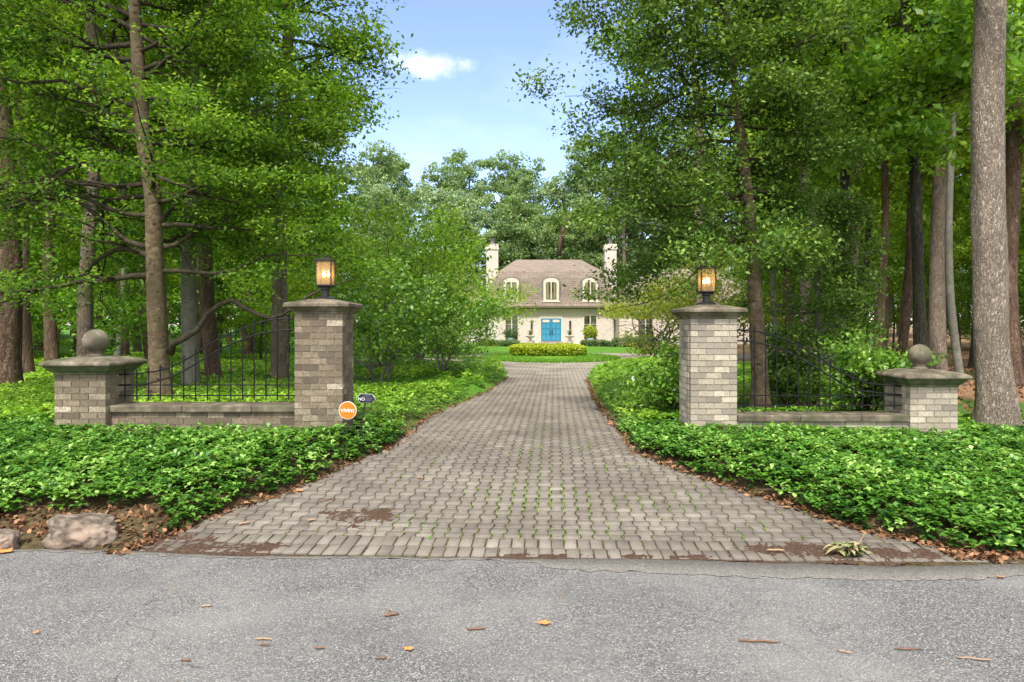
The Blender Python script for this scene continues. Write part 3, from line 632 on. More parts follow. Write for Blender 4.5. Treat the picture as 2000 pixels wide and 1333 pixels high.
def window(cx, hw, z0, z1, y, parent):
    mb = MB(); mb.prism(arch(cx, hw+.12, z0-.06, z1+.2, .2), y-.05, y-.003); wd = mb.build('window', TRIM, parent)
    mb = MB(); mb.prism(arch(cx, hw, z0, z1, .08), y-.062, y-.052); mb.build('window_pane', GLASS, wd)
    mb = MB(); mb.box(cx-.045, cx+.045, y-.08, y-.064, z0, z1); mb.box(cx-hw, cx+hw, y-.075, y-.0645, z0+(z1-z0)*.62, z0+(z1-z0)*.62+.03); mb.build('mullion', TRIM, wd)
    mb = MB(); mb.box(cx-hw-.18, cx+hw+.18, y-.13, y-.004, z0-.16, z0-.065); mb.build('sill', TRIM, wd)
for cx in (-.03, 6.87): window(cx, .53, .5, 2.55, HY, house)
# door
mb = MB(); mb.prism(arch(3.43, 1.02, .3, 2.72, .28), HY-.06, HY-.003); mb.build('door_surround', TRIM, house)
for sx in (-1, 1):
    x0, x1 = (3.43-.88, 3.425) if sx < 0 else (3.435, 3.43+.88)
    mb = MB(); mb.box(x0, x1, HY-.1, HY-.062, .32, 2.32); dr = mb.build('door', DOOR, house)
    mb = MB()
    for z0, z1 in ((.42, .85), (.95, 1.35), (1.45, 1.85)):
        for k in range(2): mb.box(x0+.12+k*.36, x0+.12+k*.36+.27, HY-.115, HY-.101, z0, z1)
    mb.build('door_panel', DOOR_L, dr)
    mb = MB(); mb.box(x0+.14, x1-.14, HY-.112, HY-.101, 1.98, 2.2); mb.build('door_light', TRIM, dr)
    mb = MB(); hx = 3.43+sx*.1; mb.tube([(hx, HY-.13, .9), (hx, HY-.17, .95), (hx, HY-.17, 1.3), (hx, HY-.13, 1.35)], .03, 6); mb.build('handle', BLACKM, dr)
for cx in (1.72, 5.1):
    mb = MB(); mb.box(cx-.07, cx+.07, HY-.16, HY-.003, 1.4, 2.05); mb.box(cx-.09, cx+.09, HY-.18, HY-.003, 2.051, 2.1); mb.build('wall_lantern', BLACKM, house)
mb = MB(); mb.box(HC-3.7, HC+4.1, HY-1.6, HY-.001, -.3, .16); mb.box(HC-1.2, HC+1.1, HY-2.0, HY-1.601, -.3, .02); mb.build('step', TRIM, house)
# side wings
mb = MB(); mb.box(HC+5.63, HC+19, 57.6, 68, -.3, 3.3); wg = mb.build('wing', WALLB, house)
mb = MB(); roof(mb, HC+5.25, HC+19.4, 57.2, 68.4, [(0, 0, 3.36), (.25, .2, 3.55), (1.6, 1.7, 5.2), (4.2, 5.4, 6.9)]); mb.build('wing_roof', ROOF, wg)
mb = MB()
for k in range(8): mb.box(HC+5.6, HC+(6.25 if k % 2 else 6.05), 57.56, 57.598, .1+k*.39, .1+k*.39+.35)
mb.build('quoins', TRIM, wg)
mb = MB(); mb.box(HC+5.2, HC+19.4, 57.08, 57.19, 3.27, 3.4); mb.build('gutter', TRIM_D, wg)
window(10.65+.6, .6, .3, 2.75, 57.6, wg); window(15, .6, .3, 2.75, 57.6, wg)
mb = MB(); mb.box(HC-11.5, HC-5.63, 61.5, 69, -.3, 2.9); wl = mb.build('wing', WALLB, house)
mb = MB(); roof(mb, HC-11.9, HC-5.3, 61.1, 69.4, [(0, 0, 2.95), (.25, .2, 3.1), (1.2, 1.9, 4.6), (2.0, 3.9, 5.6)]); mb.build('wing_roof', ROOF, wl)
window(-5.6, .55, .4, 2.4, 61.5, wl)
settle(house, (HC, HY, 0))
# urns and potted plants on the terrace
def blob_leaves(name, c, r, n, size, mat, parent, seed, up=.8, asp=.55, shell=.55, **k):
    rg = np.random.default_rng(seed); o = unit(rg.normal(0, 1, (n, 3)))*rg.uniform(shell, 1, n)[:, None]; o[:, 2] = np.abs(o[:, 2])*1.0 if k.pop('dome', False) else o[:, 2]
    lum = np.array([mnoise.noise(Vector(q)*2.2+Vector((seed, 0, 0))) for q in o]); o = o*(1+.22*lum)[:, None]
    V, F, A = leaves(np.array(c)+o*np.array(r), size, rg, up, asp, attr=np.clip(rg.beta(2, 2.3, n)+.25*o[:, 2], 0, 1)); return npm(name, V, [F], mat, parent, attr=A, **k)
for k, (cx, lab) in enumerate(((1.6, 'stone urn holding a round spiky plant, under the lantern nearer the chimney with the pot'), (5.0, 'stone urn holding a round spiky plant, under the lantern beside the yellow leaved tree'))):
    u = empty('stone_urn', label=['stone urn with spiky plant between the doors and the window with the pale round bush', 'stone urn with spiky plant between the doors and the window with the tall leafy plant'][k], cat='urn', group='urns flanking the blue doors')
    mb = MB(); mb.lathe([(.22, .17), (.22, .27), (.1, .32), (.08, .5), (.2, .62), (.42, .74), (.46, .8), (.38, .8)], cx, 59.2, 14); mb.build('bowl', URN, u, smooth=True)
    rg2 = np.random.default_rng(k+60); mb = MB()
    for q in range(60):
        a = rg2.uniform(0, 6.28); e = rg2.uniform(.1, 1.45); L_ = .48; d = Vector((math.cos(a)*math.cos(e), math.sin(a)*math.cos(e), math.sin(e))); s = d.cross(Vector((0, 0, 1))).normalized()*.03
        p = Vector((cx, 59.2, .85)); mb.add([p-s, p+s, p+d*L_+s*.4, p+d*L_-s*.4], [(0, 1, 2, 3)], rg2.uniform(.3, 1))
    mb.build('spiky_leaves', L_shrub, u); settle(u, (cx, 59.2, .16))
u = empty('potted_bush', label='pale round bush in a blue pot below a house window', cat='potted plant'); mb = MB(); mb.lathe([(.2, .17), (.32, .5), (.34, .62), (.3, .62)], -.1, 59.3, 12); mb.build('pot', POT, u, smooth=True)
blob_leaves('foliage', (-.1, 59.3, .98), (.75, .5, .5), 900, .12, L_shrub, u, 31); settle(u, (-.1, 59.3, .16))
u = empty('potted_plant', label='tall leafy plant in a pot below the window right of the blue doors', cat='potted plant'); mb = MB(); mb.lathe([(.2, .17), (.3, .5), (.32, .6), (.28, .6)], 6.8, 59.2, 12); mb.build('pot', POT, u, smooth=True)
blob_leaves('foliage', (6.8, 59.2, 1.1), (.7, .4, .62), 500, .2, L_hedge, u, 32); settle(u, (6.8, 59.2, .16))
# island lawn and its hedge ring
N_ = 72; mb = MB()
rings = [[(ISL_C[0]+(ISL_R[0]-i_)*math.cos(2*math.pi*j/N_), ISL_C[1]+(ISL_R[1]-i_)*math.sin(2*math.pi*j/N_), z+.12) for j in range(N_)] for i_, z in ((0, -.05), (.02, .03), (.12, .055), (1.6, .09), (3.0, .12))]
mb.loft(rings); mb.build('lawn_island', LAWN, None, smooth=True, kind='structure')
def hedge_seg(name, c, r, h, n, seed, label, z0=.06, mat=None, group=None, cat='hedge', size=.1):
    root = empty(name, label=label, cat=cat, group=group); rg = np.random.default_rng(seed)
    mb = MB()
    for q in range(6): mb.tube([(c[0]+rg.uniform(-.5, .5)*r[0], c[1]+rg.uniform(-.5, .5)*r[1], z0-.05), (c[0]+rg.uniform(-.6, .6)*r[0], c[1]+rg.uniform(-.6, .6)*r[1], z0+h*.7)], [.02, .01], 5)
    mb.build('stem', B_dark, root)
    th = rg.uniform(0, 2*math.pi, n); rr_ = rg.uniform(.35, 1, n)**.6; sup = np.abs(rg.uniform(0, 1, n))**.7
    lum = np.array([mnoise.noise(Vector((math.cos(t)*2, math.sin(t)*2, seed+s))) for t, s in zip(th, sup)])
    x = c[0]+np.cos(th)*r[0]*rr_*(1+.1*lum); y = c[1]+np.sin(th)*r[1]*rr_*(1+.1*lum); z = z0+h*sup*(1+.1*lum)*(1-.25*rr_**6)
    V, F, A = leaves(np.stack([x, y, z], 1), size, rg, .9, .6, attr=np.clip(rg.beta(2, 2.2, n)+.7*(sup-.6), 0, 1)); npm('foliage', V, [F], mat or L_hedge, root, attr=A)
    settle(root, (c[0], c[1], z0)); return root
cl = 'low clipped yellow green box hedge mounded on the round lawn'
hedge_seg('box_hedge', (1.78, 34.6), (1.98, 1.7), .60, 15000, 71, 'clipped yellow green hedge ring on the round lawn before the house', .2, size=.11)
# foundation shrubs
for k, (px, w_, h_) in enumerate([(972, 1.0, .62), (1000, .8, .55), (950, 1.1, .7), (1150, .9, .6), (1170, .8, .62), (1190, .9, .55), (1217, 1.2, .85), (1240, 1.2, .95), (1262, 1.1, .85), (1285, 1.2, .8)]):
    d = 52.; x = (px-1000)/FPX*d
    hedge_seg('foundation_shrub', (x, d), (w_*.75, .6), h_, 900, 80+k, 'dark green mounded shrub in the row along the base of the house', 0., L_shrub, 'shrubs along the foot of the house', 'shrub', .13)

# ------------------------------------------------------------------ gate piers, walls, fences, lanterns
def pier(x0, y0, w_, zb, zt, bmat, seed, root):
    rg = np.random.default_rng(seed); ch = .0775; n = int(math.ceil((zt-zb)/ch)); mb = MB(); g = .005; t = .1; Lb = w_/3
    for k in range(n):
        z1 = zt-k*ch; z0 = z1-ch+.0105; off = 0 if k % 2 else Lb/2
        def row(a, b, fn):
            xs_ = [a]; q = a+(off or Lb)
            while q < b-.02: xs_.append(q); q += Lb
            xs_.append(b)
            for i in range(len(xs_)-1):
                j = rg.uniform(-.0022, .0022); fn(xs_[i]+g, xs_[i+1]-g, j, np.clip(rg.normal(.48, .27), 0, 1))
        row(x0, x0+w_, lambda a, b, j, c: mb.box(a, b, y0+j, y0+t, z0, z1, c))
        row(x0, x0+w_, lambda a, b, j, c: mb.box(a, b, y0+w_-t, y0+w_+j, z0, z1, c))
        row(y0+t, y0+w_-t, lambda a, b, j, c: mb.box(x0+j, x0+t, a, b, z0, z1, c))
        row(y0+t, y0+w_-t, lambda a, b, j, c: mb.box(x0+w_-t, x0+w_+j, a, b, z0, z1, c))
    mb.build('brickwork', bmat, root)
    mb = MB(); mb.box(x0+.012, x0+w_-.012, y0+.012, y0+w_-.012, zb-.1, zt+.002); mb.build('mortar', MORTAR, root)
def bevel(o, w_=.006, seg=2):
    b = o.modifiers.new('b', 'BEVEL'); b.width = w_; b.segments = seg; b.limit_method = 'ANGLE'; b.angle_limit = R(25); return o
def tall_pier(x0, y0, w_, zb, zt, bmat, seed, label):
    r = empty('gate_pier', label=label, cat='gate pier'); pier(x0, y0, w_, zb, zt, bmat, seed, r); h = w_/2; cx, cy = x0+h, y0+h
    mb = MB(); mb.sq([(h-.01, zt), (h+.008, zt+.003), (h+.01, zt+.025), (h+.03, zt+.04), (h+.075, zt+.085), (h+.095, zt+.088), (h+.1, zt+.093), (h+.1, zt+.128), (h+.085, zt+.14), (.16, zt+.185), (.15, zt+.19)], cx, cy)
    bevel(mb.build('capstone', STONE, r)); settle(r, (cx, cy, zb)); return cx, cy, zt+.19
def low_pier(x0, y0, w_, zb, zt, bmat, seed, label, ball_r):
    r = empty('low_pier', label=label, cat='gate pier'); pier(x0, y0, w_, zb, zt, bmat, seed, r); h = w_/2; cx, cy = x0+h, y0+h
    mb = MB(); mb.sq([(h-.01, zt), (h+.01, zt+.003), (h+.012, zt+.03), (h+.04, zt+.05), (h+.085, zt+.1), (h+.09, zt+.108)], cx, cy); bevel(mb.build('cap_moulding', STONE_G, r))
    mb = MB(); mb.sq([(h+.1, zt+.1085), (h+.118, zt+.115), (h+.118, zt+.14), (h+.105, zt+.158), (h+.06, zt+.178), (.18, zt+.215), (.16, zt+.218)], cx, cy); bevel(mb.build('capstone', STONE, r), .01)
    b = MB(); zc = zt+.235; R_ = ball_r; prof = [(.10, zt+.215), (.095, zc), (.07, zc+.02), (.085, zc+.035)]+[(R_*math.sin(a), zc+.025+R_*(1-math.cos(a))) for a in np.linspace(.62, math.pi-.02, 16)]
    b.lathe(prof, cx, cy, 32); b.build('ball_finial', STONE, r, smooth=True); settle(r, (cx, cy, zb)); return r
LP = tall_pier(-2.665, 8.35, .595, .0, 1.882, BRICK, 1, 'tall brown brick gate pier behind the round orange sign')
RP = tall_pier(2.30, 8.80, .605, .0, 1.825, BRICK_P, 2, 'tall pale brick gate pier with cracked corner, ahead of the yellow leaved tree')
low_pier(-5.60, 8.35, .632, .1, 1.136, BRICK, 3, 'short mossy brown brick pier topped by a squat stone ball', .15)
low_pier(5.13, 8.80, .62, -.05, .945, BRICK_P, 4, 'short pale brick pier with stone ball beside the thick tan trunk', .143)
def low_wall(x0, x1, y0, zt, bmat, seed, label):
    r = empty('low_wall', label=label, cat='wall'); rg = np.random.default_rng(seed); mb = MB(); ch = .0775
    for k in range(9):
        z1 = zt-.085-k*ch; q = x0-(.1 if k % 2 else 0)
        while q < x1: a, b = max(q, x0)+.004, min(q+.2, x1)-.004; q += .2; \
            (b-a > .02) and mb.box(a, b, y0+.04+rg.uniform(-.002, .002), y0+.36, z1-ch+.008, z1, np.clip(rg.normal(.45, .25), 0, 1))
    mb.build('brickwork', bmat, r); mb = MB(); mb.box(x0, x1, y0+.05, y0+.35, -.1, zt-.0855); mb.build('mortar', MORTAR, r)
    q = x0+.002
    while q < x1-.05:
        L_ = min(rg.uniform(.7, .95), x1-q-.002); L_ = x1-q-.002 if x1-q-L_ < .3 else L_
        mb = MB(); mb.box(q, q+L_-.004, y0, y0+.42, zt-.084, zt+rg.uniform(-.002, .002)); bevel(mb.build('coping_stone', STONE, r), .012); q += L_
    settle(r, ((x0+x1)/2, y0+.2, .1))
low_wall(-4.966, -2.667, 8.41, .755, BRICK, 5, 'low brick wall with stone coping joining the orange sign pier and mossy short pier')
low_wall(2.907, 5.128, 8.78, .585, BRICK_P, 6, 'low wall with dark stone coping at the foot of the iron fence by laurel bush')
def fence(d, bars, top, mid, low, yb, label, tips=12):
    r = empty('iron_fence', label=label, cat='iron fence')
    def crv(pts, rad, name):
        mb = MB(); q = [P(a, b, d) for a, b in pts]; sm = []
        for i in range(len(q)-1):
            for t in (0, .25, .5, .75):
                p0, p1, p2, p3 = q[max(i-1, 0)], q[i], q[i+1], q[min(i+2, len(q)-1)]
                sm.append(.5*((2*p1)+(p2-p0)*t+(2*p0-5*p1+4*p2-p3)*t*t+(3*p1-p0-3*p2+p3)*t**3))
        sm.append(q[-1]); mb.tube(sm, rad, 8); return mb.build(name, IRON, r)
    crv(top, .0105, 'curved_rail'); crv(mid, .0105, 'curved_rail')
    for yy in low: mb = MB(); a = P(top[0][0], yy, d); b = P(top[-1][0], yy, d); mb.box(a.x, b.x, d-.008, d+.008, a.z-.007, a.z+.007); mb.build('rail', IRON, r)
    for i, x in enumerate(bars):
        yt = np.interp(x, [p[0] for p in top], [p[1] for p in top])-tips; a = P(x, yt, d); b = P(x, yb, d)
        mb = MB(); mb.tube([b, (a.x, d, a.z-.05)], .0085, 8); mb.tube([(a.x, d, a.z-.05), (a.x, d, a.z-.04), (a.x, d, a.z-.02), (a.x, d, a.z)], [.007, .013, .009, .001], 8)
        zr = P(x, yt+tips, d).z; mb.tube([(a.x, d, zr-.02), (a.x, d, zr+.02)], .014, 8); mb.build('bar', IRON, r)
    settle(r, (P(sum(bars)/len(bars), yb, d)))
z1 = lambda p: (p[0]/2.5, p[1]/2.5+500)
fence(8.63, [x/2.5 for x in (610, 668, 725, 783, 840, 897, 955, 1012, 1070, 1127, 1184, 1241, 1298, 1354, 1410)],
      [z1(p) for p in [(573, 580), (650, 577), (730, 568), (800, 555), (850, 535), (900, 510), (960, 475), (1010, 440), (1070, 405), (1130, 378), (1185, 355), (1240, 335), (1300, 318), (1360, 308), (1465, 305)]],
      [z1(p) for p in [(573, 632), (650, 630), (730, 622), (790, 605), (840, 590), (900, 560), (960, 525), (1010, 495), (1070, 460), (1130, 430), (1185, 410), (1240, 388), (1300, 375), (1360, 365), (1465, 360)]],
      (752.5, 773), 782, 'black iron fence with curved top rails under the arched bough')
z3 = lambda p: (p[0]/2.667+1250, p[1]/2.667+500)
fence(8.98, [x/2.667+1250 for x in (541, 597, 655, 711, 768, 823, 878, 935, 990, 1048, 1103, 1160, 1215, 1270, 1325)],
      [z3(p) for p in [(485, 385), (597, 392), (655, 405), (711, 420), (768, 440), (823, 465), (878, 497), (935, 530), (990, 570), (1048, 605), (1103, 632), (1160, 655), (1215, 668), (1362, 680)]],
      [z3(p) for p in [(485, 440), (600, 450), (700, 475), (768, 500), (823, 530), (878, 560), (935, 595), (990, 628), (1048, 660), (1103, 690), (1160, 705), (1362, 725)]],
      (773, 792), 799, 'black iron fence with curved top rails tangled in the laurel bush')
def lantern(cx, cy, z, label):
    r = empty('pier_lantern', label=label, cat='lantern')
    mb = MB(); mb.lathe([(.13, z-.004), (.13, z+.018), (.11, z+.028), (.06, z+.04)], cx, cy, 24); mb.build('base', BLACKM, r, smooth=False)
    mb = MB(); mb.lathe([(.045, z+.035), (.045, z+.12), (.062, z+.13), (.062, z+.15)], cx, cy, 20); mb.build('neck', BLACKM, r)
    zb = z+.15; zt = zb+.33; h = .1; mb = MB(); mb.sq([(.07, zb), (h, zb+.02), (h, zb+.035), (h-.012, zb+.036)], cx, cy)
    for sx in (-1, 1):
        for sy in (-1, 1): mb.box(cx+sx*(h-.007)-.007, cx+sx*(h-.007)+.007, cy+sy*(h-.007)-.007, cy+sy*(h-.007)+.007, zb+.03, zt)
    mb.build('frame', BLACKM, r)
    mb = MB(); mb.sq([(h+.004, zt), (h+.012, zt+.008), (h+.012, zt+.022), (h-.02, zt+.034), (.03, zt+.045), (.012, zt+.05), (.012, zt+.06)], cx, cy); mb.lathe([(.003, zt+.058), (.014, zt+.066), (.014, zt+.076), (.002, zt+.086)], cx, cy, 10); mb.build('roof', BLACKM, r)
    mb = MB()
    for s in (-1, 1):
        mb.box(cx-h+.014, cx+h-.014, cy+s*(h-.008)-.0015, cy+s*(h-.008)+.0015, zb+.036, zt); mb.box(cx+s*(h-.008)-.0015, cx+s*(h-.008)+.0015, cy-h+.014, cy+h-.014, zb+.036, zt)
    mb.build('glass', AMBER, r)
    for a in (0, 2.1, 4.2):
        bx, by = cx+.036*math.cos(a+.4), cy+.036*math.sin(a+.4)
        mb = MB(); mb.lathe([(.013, zb+.03), (.013, zb+.135)], bx, by, 10); c_ = mb.build('candle', CANDLE, r)
        mb = MB(); mb.lathe([(.006, zb+.136), (.016, zb+.152), (.018, zb+.165), (.009, zb+.19), (.001, zb+.215)], bx, by, 12); mb.build('bulb', BULB, c_, smooth=True)
    li = bpy.data.lights.new('lantern_light', 'POINT'); li.energy = .05; li.color = (1, .62, .28); li.shadow_soft_size = .03
    lo = bpy.data.objects.new('lantern_light', li); COL.objects.link(lo); lo.parent = r; lo.location = (cx, cy, zb+.2); settle(r, (cx, cy, z))
lantern(LP[0]+.005, LP[1], LP[2], 'lit black lantern on the tall brown brick pier by the orange sign')
lantern(RP[0]-.01, RP[1], RP[2], 'lit black lantern on the tall pale brick pier')

# ------------------------------------------------------------------ small signs
def text(body, size, loc, mat, parent, rz=0, ex=.0015, name='lettering', bold=.0):
    c = bpy.data.curves.new(name, 'FONT'); c.body = body; c.size = size; c.extrude = ex; c.align_x = 'CENTER'; c.align_y = 'CENTER'; c.offset = bold; c.materials.append(mat)
    dg = bpy.data.objects.new(name, c); COL.objects.link(dg); bpy.context.view_layer.update(); me = bpy.data.meshes.new_from_object(dg); bpy.data.objects.remove(dg)
    o = bpy.data.objects.new(name, me); COL.objects.link(o); o.parent = parent; o.location = loc; o.rotation_euler = (R(90), rz, 0); return o
s = empty('round_yard_sign', label='round orange yard sign with white lettering in front of the brick pier', cat='sign')
c0 = P(679, 802, 8.1); mb = MB()
def disc(mb, r, y0, y1, n=40): mb.loft([[(r*math.cos(2*math.pi*j/n), y, r*math.sin(2*math.pi*j/n)) for j in range(n)] for y in (y0, y1)])
disc(mb, .107, -.001, .003); o = mb.build('rim', WHITE, s); mb = MB(); disc(mb, .1, -.0045, -.0012); mb.build('face', ORANGE, s)
text('vivint', .078, (0, -.007, .002), WHITE, s, 0, .001, bold=.0004)
mb = MB(); mb.box(-.008, .008, .005, .011, -.6, .02); mb.build('stake', BLACKM, s); s.location = c0; s.rotation_euler = (0, R(2), R(-4))
s = empty('black_yard_sign', label='small black pointed yard sign on a leaning black stake', cat='sign'); c0 = P(715, 778.5, 8.3)
o8 = [(-.115, 0), (-.07, .055), (.07, .055), (.115, 0), (.07, -.055), (-.07, -.055)]
mb = MB(); mb.prism([(x*1.0, z*1.0) for x, z in o8], 0, .006); mb.build('rim', WHITE, s)
mb = MB(); mb.prism([(x*.965, z*.94) for x, z in o8], -.004, -.0005); mb.build('face', SIGNBK, s)
text('NO', .052, (-.055, -.006, -.012), WHITE, s, 0, .001)
mb = MB()
for k, (x0, x1, z) in enumerate([(-.03, .045, .038), (-.05, .06, .024), (-.01, .085, .006), (-.01, .07, -.006), (-.01, .075, -.018), (-.01, .06, -.03)]): mb.box(x0, x1, -.0065, -.0042, z-.0022, z+.0022)
mb.build('lettering', plain('sign_print', (.12, .13, .17), .5), s)
mb = MB(); mb.tube([(0, .012, .0), (-.03, .012, -.33), (-.045, .012, -.55)], .008, 8); mb.build('stake', BLACKM, s); s.location = c0; s.rotation_euler = (0, R(4), R(6))

# ------------------------------------------------------------------ ground cover
BLOCK = [(-5.62, -2.05, 8.33, 8.97), (2.28, 5.76, 8.78, 9.42)]
def not_blocked(x, y):
    k = np.ones(len(x), bool)
    for a, b, c, d in BLOCK: k &= ~((x > a) & (x < b) & (y > c) & (y < d))
    return k
def edge(x, y):
    p = np.stack([x, y], 1); return np.where(inpoly(p, PAVE), -1, dist(p, PAVE))
def whorls(x, y, zb, rg, k, L_, lift, tone, r0=.42, name='pachysandra'):
    """rosettes of k leaves round each stem tip"""
    N = len(x); c = np.stack([x, y, zb+lift], 1); az = rg.uniform(0, 6.28, N)[:, None]+np.arange(k)*2*math.pi/k+rg.normal(0, .22, (N, k))
    tl = rg.normal(.22, .28, (N, k)); Ls = L_*rg.uniform(.75, 1.2, (N, 1))*rg.uniform(.8, 1.15, (N, k))
    sway = rg.normal(0, .16, (N, 1, 2)); ca_, sa_ = np.cos(az), np.sin(az)
    t = np.stack([ca_*np.cos(tl), sa_*np.cos(tl), np.sin(tl)+ca_*sway[..., 0]+sa_*sway[..., 1]], 2); t = unit(t); b = np.stack([-sa_, ca_, rg.normal(0, .15, (N, k))], 2); b = unit(b-t*(t*b).sum(2, keepdims=True)); n = np.cross(t, b)
    lc = c[:, None, :]+t*(Ls*r0)[..., None]; lc[..., 2] += rg.normal(0, .008, (N, k)); l = Ls[..., None]; W = l*.3
    vs_ = [lc-t*l*.45, lc+b*W*.5-t*l*.05+n*W*.25, lc+b*W+t*l*.22+n*W*.3, lc+t*l*.52-n*l*.08, lc-b*W+t*l*.22+n*W*.3, lc-b*W*.5-t*l*.05+n*W*.25]
    V = np.stack(vs_, 2).reshape(-1, 3); F = np.arange(N*k*6).reshape(-1, 6); A = np.repeat(np.clip(tone[:, None]+rg.normal(0, .17, (N, k)), 0, 1).ravel(), 6)
    return V, F, A
def plants_ok(x, y, e):
    er = y-road_edge(x)
    lim = np.where(x < 0, .26+.34*ss((x+4.5)/.4)*ss((-2.6-x)/.5)+.05*np.sin(x*5.3), .2+.06*np.sin(x*3.1))
    return (er > lim) & (e > .0+.035*np.sin(x*5+y*4)) & not_blocked(x, y)
def nearbed(name, box, n, seed, label):
    rg = np.random.default_rng(seed); x = rg.uniform(box[0], box[1], n); y = rg.uniform(box[2], box[3], n); e = edge(x, y)
    k = plants_ok(x, y, e) & (np.abs(x) < y*.86+.4); x, y, e = x[k], y[k], e[k]
    h = height(x, y); er = y-road_edge(x)-.15; ee = np.minimum(e+.06, er)
    nn = np.array([mnoise.noise(Vector((a*1.6, b*1.6, seed))) for a, b in zip(x, y)]); n3 = np.array([mnoise.noise(Vector((a*6, b*6, seed+3))) for a, b in zip(x, y)])
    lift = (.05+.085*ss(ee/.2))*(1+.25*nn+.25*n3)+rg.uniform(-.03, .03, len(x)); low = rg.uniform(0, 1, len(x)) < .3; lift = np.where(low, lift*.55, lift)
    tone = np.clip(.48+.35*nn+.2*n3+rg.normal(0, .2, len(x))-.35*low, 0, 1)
    V, F, A = whorls(x, y, h, rg, 7, .065, lift, tone); npm(name, V, [F], L_pachy, attr=A, kind='stuff')
nearbed('pachysandra_bed', (-9.5, -1.2, 5.25, 9.6), 16000, 1, '')
nearbed('pachysandra_bed', (1.2, 9.5, 5.1, 10.2), 19500, 2, '')
def farbed(name, box, dens, seed, L_, k_, thin):
    rg = np.random.default_rng(seed); n = int(dens*(box[1]-box[0])*(box[3]-box[2])); x = rg.uniform(box[0], box[1], n); y = rg.uniform(box[2], box[3], n); e = edge(x, y)
    nn = np.array([mnoise.noise(Vector((a*.35, b*.35, seed*.3+5))) for a, b in zip(x, y)])
    k = (e > .1) & not_blocked(x, y) & (np.abs(x) < y*.82+.6) & ((nn > thin) | (e < 1.2)); k &= ~((x > 7.5) & (y > 10+rg.normal(0, .6, n)) & (nn < .25)); x, y, e, nn = x[k], y[k], e[k], nn[k]
    h = height(x, y); lift = (.04+.12*ss(e/.3))*(1+.4*nn)+rg.uniform(-.03, .04, len(x)); tone = np.clip(.55+.3*nn+rg.normal(0, .17, len(x)), 0, 1)
    V, F, A = whorls(x, y, h, rg, k_, L_, lift, tone); npm(name, V, [F], L_pachyfar, attr=A, kind='stuff')
farbed('groundcover', (-12, -1, 9.0, 16), 100, 11, .085, 5, -.3); farbed('groundcover', (1.5, 13, 9.4, 16), 90, 12, .085, 5, -.25)
farbed('groundcover', (-22, 0, 16, 31), 38, 13, .13, 5, -.15); farbed('groundcover', (2, 12, 16, 33), 60, 14, .12, 5, -.5)
# low grass fringe of the round lawn and strip
def tufts(name, x, y, h, L_, rg, mat, k=3, w_=.008, z=None):
    N = len(x); z = height(x, y) if z is None else z; V = []; A = []
    for j in range(k):
        a = rg.uniform(0, 6.28, N); d = np.stack([np.cos(a)*.5, np.sin(a)*.5, np.ones(N)], 1); s = np.stack([-np.sin(a), np.cos(a), np.zeros(N)], 1)*w_; p = np.stack([x, y, z], 1); l = L_*rg.uniform(.6, 1.3, N)[:, None]
        V.append(np.stack([p-s, p+s, p+d*l], 1)); A.append(np.repeat(rg.uniform(0, 1, N), 3))
    V = np.concatenate(V).reshape(-1, 3); return npm(name, V, [np.arange(len(V)).reshape(-1, 3)], mat, attr=np.concatenate(A), kind='stuff')
rg = np.random.default_rng(21); a = rg.uniform(0, 6.28, 26000); r = rg.uniform(.0, 1, 26000)**.5
tufts('grass', ISL_C[0]+np.cos(a)*r*(ISL_R[0]-.02), ISL_C[1]+np.sin(a)*r*(ISL_R[1]-.02), 0, .07, rg, L_grass, 2, .018, z=np.full(26000, .18))
# moss and weeds standing in the open joints
n = 5200; x = np.clip(rg.normal(.45, 1.0, n), -2.6, 3.4); y = 5.3+rg.gamma(1.4, 1.5, n); ix = (np.round(((x*ca-(y-5.55)*sa)/.122)-.5)+.5)
u = ix*.122; vv_ = x*sa+(y-5.55)*ca; vv_ = np.round(vv_/.114)*.114+rg.normal(0, .012, n); x2 = u*ca+vv_*sa; y2 = 5.55-u*sa+vv_*ca
nn = np.array([mnoise.noise(Vector((a_*1.3, b_*1.3, 9))) for a_, b_ in zip(x2, y2)]); k = (nn+rg.normal(0, .12, n) > .08) & inpoly(np.stack([x2, y2], 1), PAVE) & (y2 > 5.5)
x2, y2 = x2[k]+rg.normal(0, .006, k.sum()), y2[k]+rg.normal(0, .01, k.sum())
tufts('joint_weeds', x2, y2, 0, .016, rg, L_pachyfar, 4, .007, z=zd(y2)-.006)
# fallen brown leaves in the bed margins
def litter(name, pts, size, seed, mat=L_litter, up=1.6):
    rg = np.random.default_rng(seed); V, F, A = leaves(pts, size, rg, up, .62, .22, hexa=True); return npm(name, V, [F], mat, attr=A, kind='stuff')
pts = []
for poly, n in ((left[:13], 900), (right[:14], 1300)):
    P_ = np.array(poly); seg = np.linalg.norm(np.diff(P_, axis=0), axis=1); wt = seg*np.exp(-np.arange(len(seg))*.16); pk = rg.choice(len(seg), n, p=wt/wt.sum()); t = rg.uniform(0, 1, n)[:, None]
    q = P_[pk]*(1-t)+P_[pk+1]*t+rg.normal(0, .045, (n, 2)); pts.append(q)
q = np.stack([rg.uniform(-5.4, -2.6, 1500), rg.uniform(5.3, 6.0, 1500)], 1); q = q[(q[:, 1] > road_edge(q[:, 0])+.06) & (edge(q[:, 0], q[:, 1]) > .02)]; q = q[rg.uniform(0, 1, len(q)) < .75]; pts.append(q)
q = np.stack([rg.uniform(3.3, 5.2, 900), 5.06+np.abs(rg.normal(.12, .13, 900))], 1); pts.append(q)
q = np.concatenate(pts); zz = np.maximum(height(q[:, 0], q[:, 1]), zd(q[:, 1]))+rg.uniform(.006, .022, len(q)); litter('leaf_litter', np.column_stack([q, zz]), .05, 5)
